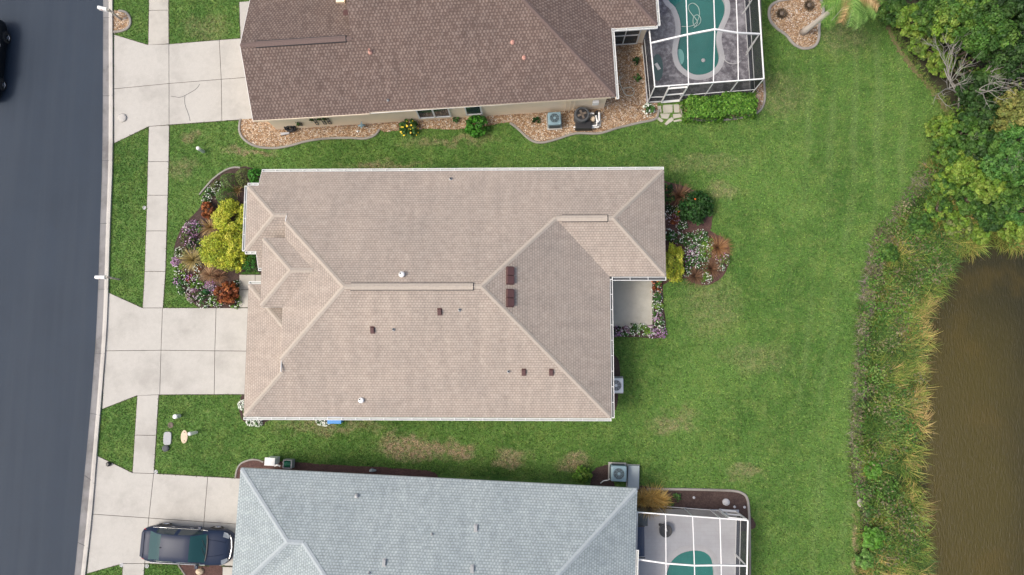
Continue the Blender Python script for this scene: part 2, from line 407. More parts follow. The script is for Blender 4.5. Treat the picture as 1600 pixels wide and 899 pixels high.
M['blue'] = plain('blue_plastic', (.03, .24, .62), .4)
M['navy'] = plain('navy_fabric', (.04, .07, .14), .8)
M['ppole'] = plain('pedestal_green', (.50, .56, .50), .6)
M['pgrey'] = plain('pedestal_grey', (.36, .37, .37), .7, 0, .12, 8)
M['pdark'] = plain('pedestal_dark', (.07, .075, .08), .7, 0, .2, 8)
M['cream'] = plain('cream_pad', (.62, .50, .36), .8)
M['bark'] = plain('bark', (.15, .12, .095), .9, 0, .35, 8, .01)
M['deadwood'] = plain('dead_wood', (.30, .285, .26), .9, 0, .2, 8)
M['palmtrunk'] = plain('palm_trunk', (.44, .40, .35), .9, 0, .25, 6, .01)
M['leaf'] = mat_foliage('foliage'); M['petal'] = mat_foliage('petals', .5, .1); M['blade'] = mat_foliage('grass_blades', .6, .2)
M['screen_wall'] = mat_screen('insect_screen_wall', (.022, .024, .028), .74)
M['screen_roof'] = mat_screen('insect_screen_roof', (.05, .055, .06), .20)
M['pool_a'] = mat_pool('pool_water_green', (.035, .20, .175)); M['pool_b'] = mat_pool('pool_water_teal', (.035, .25, .215))
M['poolshell'] = plain('pool_plaster', (.16, .40, .36), .6)
M['coping'] = mat_concrete('coping', (.52, .52, .53), .3)
M['pond'] = mat_pond()

# ------------------------------------------------------------------ foliage helpers (numpy)
def fast_mesh(name, V, Fq, cols, m, parent=None, attr='tint'):
    """V (n,3) world coordinates, Fq (m,k) faces, cols (n,3) per vertex"""
    V = np.asarray(V, np.float32)
    if parent is not None:
        mi = np.array(wm(parent).inverted()); V = V@mi[:3, :3].T.astype(np.float32)+mi[:3, 3].astype(np.float32)
    me = bpy.data.meshes.new(name); nf, k = Fq.shape
    me.vertices.add(len(V)); me.vertices.foreach_set('co', V.astype(np.float32).ravel())
    me.loops.add(nf*k); me.loops.foreach_set('vertex_index', Fq.astype(np.int32).ravel())
    me.polygons.add(nf); me.polygons.foreach_set('loop_start', np.arange(0, nf*k, k, dtype=np.int32))
    me.polygons.foreach_set('loop_total', np.full(nf, k, np.int32))
    at = me.attributes.new(attr, 'FLOAT_COLOR', 'POINT')
    at.data.foreach_set('color', np.concatenate([cols, np.ones((len(cols), 1))], 1).astype(np.float32).ravel())
    me.materials.append(m); me.update(calc_edges=True)
    o = bpy.data.objects.new(name, me); C.objects.link(o)
    if parent is not None: o.parent = parent; WM[o.name] = wm(parent)
    return o
def unit(v): return v/np.maximum(np.linalg.norm(v, axis=1, keepdims=True), 1e-9)
def leaf_geo(c, nrm, L, W, cols):
    """folded kite leaves: c centres, nrm normals, L/W sizes"""
    n = len(c); r = unit(rng.normal(size=(n, 3))); t = unit(np.cross(nrm, r)); b = np.cross(nrm, t)
    L = np.broadcast_to(L, n)[:, None]; W = np.broadcast_to(W, n)[:, None]
    p = np.stack([c-t*L*.5, c+b*W*.5+nrm*W*.12, c+t*L*.5, c-b*W*.5+nrm*W*.12], 1).reshape(-1, 3)
    return p, np.arange(4*n).reshape(n, 4), np.repeat(cols, 4, 0)
def pick(cols, n, jit=.18):
    cols = np.array(cols); k = rng.integers(0, len(cols), n)
    return np.clip(cols[k]*(1+rng.normal(0, jit, (n, 1))), .004, .95)
def crown_geo(c, r, n, cols, leaf=.16, clumps=26, spread=.34, low=-.25, upw=.5):
    """uneven crown: leaf clumps spread through an ellipsoid"""
    c = np.array(c, float); r = np.array(r, float)
    d = unit(rng.normal(size=(clumps*4, 3))); d = d[d[:, 2] > low][:clumps]; K = len(d)
    rad = rng.uniform(.45, 1.0, K)**.7; cc = c+d*rad[:, None]*r*(1-spread*.5)
    cs = rng.uniform(.6, 1.25, K)*spread; ccol = pick(cols, K, .14)
    k = rng.choice(K, n, p=cs**2/np.sum(cs**2))
    off = unit(rng.normal(size=(n, 3)))*(rng.uniform(0, 1, n)**.35)[:, None]
    pos = cc[k]+off*cs[k][:, None]*r*np.array([1, 1, .8])
    nrm = unit(off+np.array([0, 0, upw])+rng.normal(0, .45, (n, 3)))
    col = np.clip(ccol[k]*(1+rng.normal(0, .16, (n, 1)))*(1+rng.normal(0, .05, (n, 3))), .004, .9)
    s = leaf*rng.uniform(.65, 1.3, n)
    return leaf_geo(pos, nrm, s*1.25, s*.8, col)
def ball_geo(c, r, n, cols, leaf=.06, rough=.06, square=False):
    """clipped shrub: small leaves on a lumpy dome reaching the ground"""
    c = np.array(c, float); r = np.array(r, float)
    if square:
        d = rng.uniform(-1, 1, (n, 3)); ax = rng.choice(3, n, p=[.2, .2, .6]); sg = np.where(rng.uniform(size=n) > .5, 1, -1)
        d[np.arange(n), ax] = np.where(ax == 2, 1, sg); d[:, 2] = np.abs(d[:, 2]); e = d/np.maximum((np.abs(d)**6).sum(1, keepdims=True)**(1/6), 1e-6)
        nn = unit(d**5+1e-6*d)
    else:
        e = unit(rng.normal(size=(n, 3))); e[:, 2] = np.abs(e[:, 2])*1.1-.1; nn = e
    lump = 1+rough*(np.sin(e[:, 0]*5+c[0]*3)+np.sin(e[:, 1]*6+c[1]*5)+np.sin((e[:, 2]+e[:, 0])*7))*.6
    depth = 1-np.abs(rng.normal(0, rough, n)); pos = c+e*r*lump[:, None]*depth[:, None]
    nrm = unit(nn+rng.normal(0, .55, (n, 3)))
    cl = np.sin(pos[:, 0]*4.1+1.3*c[0])*np.sin(pos[:, 1]*4.7)*.12+1
    s = leaf*rng.uniform(.6, 1.4, n)
    return leaf_geo(pos, nrm, s*1.3, s*.85, pick(cols, n, .2)*cl[:, None])
def blades_geo(base, dirn, L, W, droop, cols, seg=3, tipcol=None):
    """curved blades; base (n,3), dirn (n,3) start direction"""
    n = len(base); L = np.broadcast_to(L, n).astype(float); side = unit(np.cross(dirn, np.array([0, 0, 1.])+1e-3)); ps = []
    p = base.copy(); d = dirn.copy()
    for s in range(seg+1):
        wv = (W*(1-s/seg*.92))
        wv = np.broadcast_to(wv, n)[:, None]; ps.append(np.stack([p-side*wv*.5, p+side*wv*.5], 1))
        d = unit(d+np.array([0, 0, -1.])*np.broadcast_to(droop, n)[:, None]); p = p+d*(L/seg)[:, None]
    V = np.stack(ps, 1).reshape(n, -1, 3); m = (seg+1)*2; idx = (np.arange(n)*m)[:, None]
    Fc = np.concatenate([idx+np.array([[2*s, 2*s+1, 2*s+3, 2*s+2]]) for s in range(seg)], 0)
    cc = np.repeat(cols[:, None, :], m, 1)
    if tipcol is not None:
        f = np.repeat(np.linspace(0, 1, seg+1), 2)[None, :, None]; cc = cc*(1-f)+np.array(tipcol)[None, None, :]*f
    return V.reshape(-1, 3), Fc, cc.reshape(-1, 3)
def join_geo(gs):
    V = []; Fc = []; Cc = []; o = 0
    for v, f, c in gs: V.append(v); Fc.append(f+o); Cc.append(c); o += len(v)
    return np.concatenate(V), np.concatenate(Fc), np.concatenate(Cc)

GREENS = [(.055, .125, .02), (.07, .15, .03), (.04, .095, .018)]
LIME = [(.13, .26, .03), (.10, .22, .03), (.17, .28, .04)]
TREEM = .1
DARK = [(.02, .06, .015), (.028, .08, .018), (.016, .045, .012)]
OLIVE = [(.14, .19, .05), (.10, .155, .04), (.18, .21, .07)]
GOLD = [(.52, .54, .055), (.44, .50, .05), (.60, .60, .09), (.30, .38, .04)]
MID = [(.06, .16, .035), (.085, .19, .045), (.04, .11, .025)]
WHITE = [(.74, .76, .70), (.55, .62, .50)]; PINK = [(.50, .22, .50), (.42, .16, .44), (.62, .40, .60)]; MAUVE = [(.40, .26, .36), (.30, .17, .24), (.5, .42, .45)]
RUST = [(.26, .075, .022), (.18, .05, .02), (.34, .12, .04), (.10, .04, .018)]
TANG = [(.40, .27, .12), (.30, .19, .08), (.50, .37, .18)]

def stems(c, h, n, spread, root, mt='bark', r=.02):
    mb = MB()
    for k in range(n):
        a = 2*PI*k/n+random.random(); e = (c[0]+spread*math.cos(a), c[1]+spread*math.sin(a), c[2]+h*.75)
        mb.tube([(c[0], c[1], c[2]-.02), ((c[0]+e[0])/2, (c[1]+e[1])/2, c[2]+h*.3), e], [r, r*.8, r*.4], 6)
    return mb.build('stem', M[mt], root)

def shrub(px, py, rpx, h, label, cols, name='shrub', cat='shrub', group=None, style='ball', leaf=.06, n=None, ry=None, flowers=None, nf=0, fs=.05, z0=0., sq=False, rough=.07):
    rpx *= 1.13; ry = ry*1.13 if ry else None; r = rpx/28.; ryy = (ry or rpx)/28.; x, y, _ = P(px, py, h*.6+z0)
    t = thing(name, label, cat, (x, y, z0), 0, group)
    n = n or int(2600*(r*ryy)**.9/leaf**1.1*.045)+250
    if style == 'ball': g = ball_geo((x, y, z0), (r, ryy, h), n, cols, leaf, rough, sq)
    else:
        big = r > .42
        g = crown_geo((x, y, z0+h*.45), (r, ryy, h*.6), n, cols, leaf, max(10, int((150 if big else 60)*r*ryy)+6), .20 if big else .34, -.35)
    fast_mesh('foliage', *g, M['leaf'], t)
    stems((x, y, z0), h*.8, 4, r*.35, t)
    if flowers and nf:
        e = unit(rng.normal(size=(nf, 3))); e[:, 2] = np.abs(e[:, 2]); pos = np.array([x, y, z0])+e*np.array([r, ryy, h])*rng.uniform(.9, 1.06, (nf, 1))
        s = fs*rng.uniform(.6, 1.3, nf)
        fast_mesh('blossoms', *leaf_geo(pos, unit(e*.4+np.array([0, 0, 1])+rng.normal(0, .25, (nf, 3))), s, s, pick(flowers, nf, .08)), M['petal'], t)
    return t
def fountain(px, py, rpx, h, label, cols, group=None, n=260, name='fountain_grass', tip=None, cat='ornamental grass'):
    r = rpx/28.; x, y, _ = P(px, py, h*.4)
    t = thing(name, label, cat, (x, y, 0), 0, group)
    a = rng.uniform(0, 2*PI, n); sp = rng.uniform(.15, 1, n)
    base = np.stack([x+np.cos(a)*r*.12*sp, y+np.sin(a)*r*.12*sp, np.zeros(n)], 1)
    d = unit(np.stack([np.cos(a)*sp, np.sin(a)*sp, np.full(n, h/r*.75)], 1))
    g = blades_geo(base, d, np.hypot(r, h)*rng.uniform(.75, 1.1, n), .03, .16*(1+sp), pick(cols, n, .22), 4, tip)
    fast_mesh('blades', *g, M['blade'], t)
    MB().lathe((x, y, 0), [(r*.16, -.02), (r*.14, .05), (r*.06, .10)], 10).build('root_clump', M['bark'], t)
    return t

# ================================================================== SETTING
POND_PX = [(1608,389),(1580,386),(1557,388),(1530,392),(1508,398),(1494,410),(1483,432),(1474,452),(1462,470),(1455,492),(1454,520),(1452,545),(1446,575),(1448,610),(1449,650),(1449,690),(1443,720),(1444,750),(1442,780),(1452,815),(1450,850),(1452,899),(1448,960),(1450,1050),(1900,1050),(1900,389)]
POND = PL(POND_PX, -.35)
POOL_A_PX = [(1030,-60),(1038,-30),(1043,0),(1054.5,13),(1062,33),(1063,53),(1059,73),(1058.5,89),(1064.5,104.5),(1079,115.7),(1092,118.5),(1108,114.5),(1119,104.5),(1123.5,91),(1120,73),(1119,58),(1123.5,42),(1131,24.5),(1132.5,11),(1129,0),(1118,-20),(1100,-38),(1080,-55),(1060,-68),(1042,-72)]
POOL_B_PX = [(1040,905),(1043,890),(1050,876),(1064,865),(1083,860.5),(1100,863),(1111,873),(1114,888),(1115,905),(1113,925),(1104,945),(1085,960),(1062,958),(1045,940),(1039,922)]
POOL_A = catmull(PL(POOL_A_PX), 3); POOL_B = catmull(PL(POOL_B_PX), 3)
LAWN_E = [(1378,-60),(1384,20),(1400,60),(1425,100),(1450,135),(1478,170),(1470,200),(1462,250),(1440,262),(1425,290),(1408,320),(1398,345),(1385,360),(1372,375),(1362,385),(1356,420),(1348,460),(1343,490),(1340,530),(1338,580),(1334,630),(1331,690),(1330,740),(1336,790),(1340,840),(1336,899),(1334,1000)]

def axis(lo, hi, step, far):
    mid = np.arange(lo, hi+1e-6, step); g = step*1.25**np.arange(1, 60); o = np.cumsum(g); o = o[o < far]
    return np.concatenate([(lo-o)[::-1], mid, hi+o])
gx = axis(-31, 36, .33, 2500); gy = axis(-21, 24, .33, 2500)
X, Y = np.meshgrid(gx, gy); xf, yf = X.ravel(), Y.ravel()
zz = .035*np.sin(xf*.35+1)*np.sin(yf*.31)*np.clip((xf-9)/5, 0, 1)*np.exp(-((xf-20)/30)**2)
dpond = polydist(xf, yf, POND); ip = inpoly(xf, yf, POND)
zz = np.where(ip, -.55-np.clip(dpond*.3, 0, 1.2), zz-.5*np.clip(1-dpond/3.0, 0, 1)**1.3)
for pl in (POOL_A, POOL_B):
    dd = polydist(xf, yf, pl); ii = inpoly(xf, yf, pl) | (dd < .45); zz = np.where(ii, -1.9, zz)
nx_, ny_ = len(gx), len(gy)
i0 = (np.arange(ny_-1)[:, None]*nx_+np.arange(nx_-1)[None, :]).ravel()
fq = np.stack([i0, i0+1, i0+nx_+1, i0+nx_], 1)
g = fast_mesh('lawn', np.stack([xf, yf, zz], 1), fq, np.full((len(xf), 3), .1), M['lawn'])
g.data.polygons.foreach_set('use_smooth', [True]*len(g.data.polygons)); tag(g, kind='structure')

def offset_poly(p, d):
    a = sum(p[i][0]*p[(i+1) % len(p)][1]-p[(i+1) % len(p)][0]*p[i][1] for i in range(len(p))); sg = 1 if a > 0 else -1; out = []
    for i in range(len(p)):
        A, B = np.array(p[i-1]), np.array(p[(i+1) % len(p)]); t = (B-A)/np.linalg.norm(B-A); out.append(tuple(np.array(p[i])+sg*np.array([t[1], -t[0]])*d))
    return out
EXCL = []
def slab(name, polys, m, top=.03, bot=-.12, kind='structure', shrink=0.):
    """list of outline polygons (world xy) -> one mesh with thickness"""
    EXCL.extend([list(p) for p in polys]); mb = MB()
    for p in polys:
        if shrink:
            c = np.mean(np.array(p), 0); q = []
            n = len(p); a = sum(p[i][0]*p[(i+1) % n][1]-p[(i+1) % n][0]*p[i][1] for i in range(n)); pp = p if a > 0 else p[::-1]
            for i in range(n):
                A, B, D = Vector(pp[i-1]), Vector(pp[i]), Vector(pp[(i+1) % n]); e1 = (B-A).normalized(); e2 = (D-B).normalized()
                n1 = Vector((-e1.y, e1.x)); n2 = Vector((-e2.y, e2.x)); b = (n1+n2); k = b.length_squared/2
                q.append(tuple(B+b*(shrink/max(k, .25))))
            p = q
        mb.prism(list(p), bot, top)
    if shrink:
        bd = MB()
        for i_, p in enumerate(polys): bd.prism(offset_poly(list(p), .035), -.05, .008+.0007*i_)
        tag(bd.build('joint_bed', M['dirt']), kind='structure')
    o = mb.build(name, m); tag(o, kind=kind); return o
# --- street and gutter
EDGE = [(166,-420),(164,-200),(162,-60),(161.5,0),(160.5,225),(157,350),(151.6,500),(145,600),(137,693),(127,795),(116.7,899),(106,980),(80,1150),(50,1300)]
BACK = [(181,-420),(179,-200),(178,-60),(177,0),(177.5,225),(173.5,350),(168.7,500),(161.6,600),(153.5,700),(144.5,810),(134.5,899),(125,980),(100,1150),(70,1300)]
e = PL(EDGE); b = PL(BACK)
mb = MB()
far = [(-34, y) for _, y in e]
for i in range(len(e)-1): mb.face([(e[i][0], e[i][1], .012), (e[i+1][0], e[i+1][1], .012), (-60, e[i+1][1], .012), (-60, e[i][1], .012)][::-1])
tag(mb.build('street', M['asphalt']), kind='structure')
mb = MB(); mk = MB(); ed = catmull([*e], 6, False); bk = catmull([*b], 6, False)
acc = 0; last = 0
for i in range(len(ed)-1):
    def row(j, dz=0):
        a, c = np.array(ed[j]), np.array(bk[j]); return [(*(a+(c-a)*f), z) for f, z in ((0, .02), (.12, .008), (.55, .014), (.80, .10), (1, .115))]
    r0, r1 = row(i), row(i+1)
    for k in range(4):
        (mk if k in (0, 1) else mb).face([r0[k], r1[k], r1[k+1], r0[k+1]])
    mb.face([r0[4], r1[4], (r1[4][0], r1[4][1], -.1), (r0[4][0], r0[4][1], -.1)])
jm = MB(); acc_ = 0
for i in range(1, len(ed)-1):
    acc_ += math.dist(ed[i], ed[i-1])
    if acc_ > 3.1:
        acc_ = 0; jm.bar((*ed[i], .016), (ed[i][0]*.45+bk[i][0]*.55, ed[i][1]*.45+bk[i][1]*.55, .02), .025, .012); jm.bar((ed[i][0]*.45+bk[i][0]*.55, ed[i][1]*.45+bk[i][1]*.55, .02), (*bk[i], .122), .025, .012)
tag(jm.build('kerb_joints', M['pdark']), kind='structure')
tag(mb.build('kerb', M['kerb']), kind='structure'); tag(mk.build('gutter_pan', M['kerb_dark']), kind='structure')
# --- driveways and pavements: slabs with open joints over a dark bed
def quad(a, b_, c_, d_): return PL([a, b_, c_, d_])
JS = .014
dA = [PL([(178.5,55),(231,71),(264.3,70),(264.5,131.5),(178.3,140)]),
      PL([(178.3,140),(264.5,131.5),(264.6,196),(233,198.5),(178.5,225)]),
      PL([(264.3,70),(343,63.5),(346,125),(264.5,131.5)]), PL([(264.5,131.5),(346,125),(347,190),(264.6,196)]),
      PL([(343,63.5),(430,57),(430,118.5),(346,125)]), PL([(346,125),(430,118.5),(430,184),(347,190)]),
      PL([(374,4),(400,2),(400,62),(376,63)])]
slab('driveway', dA, M['concrete'], shrink=JS)
dB = [PL([(170.3,458),(223,482),(254.3,482),(252,548),(165.2,549)]), PL([(165.2,549),(252,548),(250,617.5),(214,619),(160,640)]),
      PL([(254.3,482),(338,482),(336,549),(252,548)]), PL([(252,548),(336,549),(335,617),(250,617.5)]),
      PL([(338,482),(410,482),(410,549.5),(336,549)]), PL([(336,549),(410,549.5),(410,617),(335,617)])]
slab('driveway', dB, M['concrete'], shrink=JS)
dC = [PL([(152.5,713),(207.5,739.5),(240.5,740.5),(233,810),(145,804)]), PL([(145,804),(233,810),(226.5,881),(192.5,881),(136,897)]),
      PL([(240.5,740.5),(325,745.5),(319,816),(233,810)]), PL([(233,810),(319,816),(315,883.5),(226.5,881)]),
      PL([(325,745.5),(410,750),(410,822),(319,816)]), PL([(319,816),(410,822),(405,886),(315,883.5)])]
slab('driveway', dC, M['concrete'], shrink=JS)
sw = [PL([(233.5,-60),(264,-60),(263.8,17),(233,17.5)]), PL([(233,17.5),(263.8,17),(264.2,69.5),(232,71.5)])]
slab('pavement', sw, M['concrete_b'], top=.034, shrink=JS)
ys = [(198.5, 233, 264.8), (253.6, 231.6, 264), (306, 230.4, 262.6), (361.7, 228.6, 260.8), (425, 226.5, 259), (482, 223.5, 255)]
slab('pavement', [PL([(l0,y0),(r0,y0-(2 if i == 0 else 0)),(r1,y1),(l1,y1)]) for i, ((y0,l0,r0),(y1,l1,r1)) in enumerate(zip(ys, ys[1:]))], M['concrete'], top=.034, shrink=JS)
slab('pavement', [PL([(215,618.5),(248.4,617.5),(244.5,681),(211,680.5)]), PL([(211,680.5),(244.5,681),(240.7,740.5),(207.5,739.5)])], M['concrete'], top=.034, shrink=JS)
slab('pavement', [PL([(192.5,881),(226.5,881),(221,960),(188,960)]), PL([(348,886),(410,888),(410,960),(347,960)])], M['concrete'], top=.034, shrink=JS)
slab('entry_walk', [PL([(374,430),(399,430),(399,453.5),(374,453.5)]), PL([(399,430),(430,430),(430,453.5),(399,453.5)]), PL([(374,453.5),(430,453.5),(430,481.5),(374,481.5)])], M['concrete_b'], top=.032, shrink=JS)
slab('patio', [PL([(930,425),(1019,425),(1019,511),(930,511)])], M['patio'], top=.05)
# hairline crack in the far driveway: a shallow dark-filled ridge
mb = MB()
for pts in ([(267,151),(274,152),(280,153),(289,150),(303,142),(309,137),(312,132)], [(289,150),(288.5,160),(291,170),(295,181),(297,190)]):
    w3 = [P(a, b_, .034) for a, b_ in catmull(pts, 4, False)]
    for a, c_ in zip(w3, w3[1:]): mb.bar((a[0]+random.uniform(-.01, .01), a[1], a[2]), c_, .022, .006)
tag(mb.build('pavement_crack', M['pdark']), kind='structure')
# --- beds
def sheet(name, px, m, z=.008, closed=True, n=5, kind='structure', wob=.03):
    pts = catmull(PL(px), n); pts = [(x+random.uniform(-wob, wob), y+random.uniform(-wob, wob)) for x, y in pts]
    EXCL.append(pts); mb = MB(); mb.prism(pts, z-.06, z+.01); return tag(mb.build(name, m), kind=kind)
bank = catmull(PL(LAWN_E), 4, False)
# bank ground follows the terrain, so it is a grid of its own
def terrain_patch(name, poly, m, step=.3, dz=.015, kind='structure', jag=.12):
    p = np.array(poly); lo, hi = p.min(0), p.max(0); ax = np.arange(lo[0], hi[0]+step, step); ay = np.arange(lo[1], hi[1]+step, step)
    X, Y = np.meshgrid(ax, ay); x, y = X.ravel(), Y.ravel()
    x = x+rng.uniform(-jag, jag, x.shape); y = y+rng.uniform(-jag, jag, y.shape)
    k = inpoly(x, y, poly); z = tz(x, y)+dz
    n_, m__ = len(ax), len(ay); i = (np.arange(m__-1)[:, None]*n_+np.arange(n_-1)[None, :]).ravel()
    f = np.stack([i, i+1, i+n_+1, i+n_], 1); f = f[k[f].sum(1) >= 3]
    u, inv = np.unique(f, return_inverse=True); f = inv.reshape(f.shape)
    return tag(fast_mesh(name, np.stack([x[u], y[u], z[u]], 1), f, np.full((len(u), 3), .1), m), kind=kind)
def tz(x, y):
    # bilinear lookup of the lawn surface
    i = np.clip(np.searchsorted(gx, x)-1, 0, nx_-2); j = np.clip(np.searchsorted(gy, y)-1, 0, ny_-2)
    fx = (x-gx[i])/(gx[i+1]-gx[i]); fy = (y-gy[j])/(gy[j+1]-gy[j]); Z = zz.reshape(ny_, nx_)
    return (Z[j, i]*(1-fx)+Z[j, i+1]*fx)*(1-fy)+(Z[j+1, i]*(1-fx)+Z[j+1, i+1]*fx)*fy
BANK = bank+[P2(1500, 1050), P2(1500, 700), P2(1520, 500), P2(1560, 430), P2(1900, 430), P2(1900, -200), P2(1378, -200)]
terrain_patch('pond_bank', BANK, M['marshbed'])
WOOD = PL([(1395,-120),(1400,0),(1440,30),(1475,90),(1500,150),(1490,180),(1462,205),(1465,250),(1520,275),(1560,300),(1640,330),(1900,350),(1900,-120)])
terrain_patch('leaf_litter', WOOD, M['litter'], dz=.03)
SOIL = catmull(PL([(1447,254),(1455,262),(1458,290),(1440,305),(1420,318),(1408,330),(1396,352),(1384,372),(1396,380),(1392,398),(1378,410),(1370,440),(1364,480),(1356,500),(1352,530),(1350,570),(1352,600),(1346,640),(1345,680),(1350,690),(1352,730),(1356,770),(1366,800),(1362,830),(1350,800),(1338,765),(1333,720),(1331,690),(1334,630),(1338,580),(1341,525),(1346,470),(1353,425),(1360,392),(1372,362),(1392,345),(1404,322),(1418,298),(1436,272)]), 3)
terrain_patch('bare_soil', SOIL, M['soil'], .15, .035, jag=.07)
path = PL([(1380,5),(1388,30),(1398,58),(1412,82),(1430,104),(1450,128),(1468,150),(1484,170),(1490,190),(1483,190),(1464,158),(1444,134),(1424,110),(1404,84),(1390,58),(1380,30),(1373,5)])
terrain_patch('worn_path', catmull(path, 3), mat_mulch('dry_thatch', (.14, .115, .05), (.30, .25, .13)), .12, .03, jag=.06)
mb = MB(); mb.face([(x, y, -.35) for x, y in [P2(a, b_, -.35) for a, b_ in [(1420,340),(1900,340),(1900,1100),(1420,1100)]]][::-1])
tag(mb.build('pond_water', M['pond']), kind='structure')

def edging(px, label, closed=False, wd=.13, ht=.09, n=5, name='concrete_edging'):
    pts = catmull(PL(px), n, closed); pts = pts+[pts[0]] if closed else pts
    V = []; Fc = []
    for i, p in enumerate(pts):
        a, b_ = np.array(pts[max(i-1, 0)]), np.array(pts[min(i+1, len(pts)-1)]); d = b_-a; d = d/max(np.linalg.norm(d), 1e-6); nn = np.array([-d[1], d[0]])
        for s, z in ((-.5, -.05), (-.5, ht*.7), (-.3, ht), (.3, ht), (.5, ht*.7), (.5, -.05)): q = np.array(p)+nn*s*wd; V.append((q[0], q[1], z))
    for i in range(len(pts)-1):
        for k in range(5): Fc.append((i*6+k, i*6+k+1, i*6+k+7, i*6+k+6))
    o = MB().poly(V, Fc).build(name, M['edging']); return tag(o, label, 'edging')
# upper neighbour's gravel beds
GA = [(377,188),(376,205),(383,218),(400,228),(425,231),(450,228),(480,220),(510,216),(545,215),(570,216),(585,211),(592,203),(600,207),(618,205),(660,202),(720,203),(770,196),(795,192),(808,200),(825,215),(845,223),(870,217),(900,208),(935,208),(965,200),(1000,191),(1020,187),(1028,178),(1026,150),(1020,60),(900,60),(700,150),(420,170)]
sheet('gravel_bed', GA, M['gravel'], .012)
edging([(376,187),(374.5,205),(382,219),(400,229.5),(425,232.5),(450,229.5),(480,221.5),(510,217.5),(545,216.5),(570,217.5),(586,212),(593,203)], 'curved grey concrete edging round the pale gravel bed beside the upper driveway')
edging([(797,193),(810,203),(828,219),(845,224),(870,218.5),(900,209.5),(935,209.5),(965,201),(1000,192.5),(1020,188.5),(1027,183),(1029,172)], 'wavy concrete edging in front of the pool pump and round air conditioner')
sheet('gravel_bed', [(1064,164),(1066,178),(1075,186),(1110,190),(1150,188),(1172,181),(1188,172),(1194,155),(1192,132),(1180,135),(1178,152),(1120,156)], M['gravel'], .012)
edging([(1064,166),(1066,179),(1075,187),(1110,189),(1140,187),(1172,181.5),(1188,172.5),(1194.5,155),(1193,125),(1189,60),(1186,-20)], 'concrete edging behind the clipped hedges and along the screened pool')
ISL = [(1203,12),(1216,3),(1232,0),(1250,-3),(1262,-12),(1275,-10),(1284,5),(1286,20),(1280,38),(1279,60),(1272,73),(1256,77),(1240,70),(1228,56),(1212,44),(1202,30)]
sheet('gravel_island', ISL, M['gravel'], .014)
edging(ISL, 'concrete edging ringing the gravel island under the leaning palm', True, .15)
KI = [(177.5,19),(186,18),(196,20),(203,28),(204,38),(199,46),(188,50),(178,51)]
sheet('gravel_bed', KI, M['gravel'], .014)
edging(KI[1:], 'small rounded concrete edging round the mailbox gravel by the kerb', False, .14)
# main house beds
FB = [(392,262),(372,262),(352,268),(335,280),(321,302),(309,330),(283,358),(272,395),(274,430),(290,458),(308,480),(330,482),(373,481),(374,430),(400,425),(420,425),(420,290),(405,270)]
sheet('mulch_bed', FB, M['mulch'], .012)
edging([(376,263),(366,262.5),(352,267),(335,279),(322,293),(312,305)], 'thin curved edging at the top of the front flower bed', False, .10, .07)
sheet('mulch_bed', [(1000,285),(1052,288),(1080,296),(1105,310),(1112,330),(1112,355),(1110,362),(1128,372),(1140,390),(1138,415),(1125,436),(1105,446),(1085,444),(1070,436),(1045,442),(1000,440)], M['mulch_red'], .012)
sheet('mulch_bed', [(950,505),(985,508),(1018,510),(1020,480),(1019,436),(1033,436),(1036,470),(1040,505),(1036,526),(1020,530),(985,527),(950,525)], M['mulch'], .055-.04)
sheet('mulch_bed', [(380,655),(382,620),(376,622),(374,640),(378,656),(392,664),(410,666),(430,656),(520,656),(520,640),(400,640)], M['mulch'], .012)
sheet('mulch_bed', [(950,560),(966,562),(968,590),(966,615),(962,640),(950,645)], M['mulch'], .012)
# lower neighbour's beds
sheet('mulch_bed', [(368,748),(371,733),(378,724),(392,719),(405,719),(420,722),(460,722),(520,727),(600,731),(660,735),(676,738),(684,746),(684,760),(520,760),(380,770)], M['mulch_red'], .012)
edging([(368,747),(371,733),(378,724),(392,719),(404,719.5),(412,723)], 'thin dark edging curving round the mulch corner above the grey roof', False, .09, .06)
sheet('mulch_bed', [(925,770),(924,745),(930,733),(945,728),(955,732),(960,780)], M['mulch'], .012)
LB = [(985,766),(1040,765),(1100,766),(1140,767),(1158,770),(1167,778),(1169,800),(1168,830),(985,840)]
sheet('mulch_bed', LB, M['mulch'], .012)
edging([(1010,765),(1060,765),(1110,766),(1145,767.5),(1159,771),(1167,779),(1170,800),(1171,850),(1171,960)], 'pale kerb edging round the mulch bed beside the lower pool screen', False, .13)
sheet('mulch_bed', [(281,884),(286,893),(292,905),(300,960),(346,960),(347,887),(320,885)], M['mulch_red'], .012)
edging([(279,883),(285,892),(291,904),(297,940)], 'narrow concrete edging between mulch and grass below the parked car', False, .09, .06)

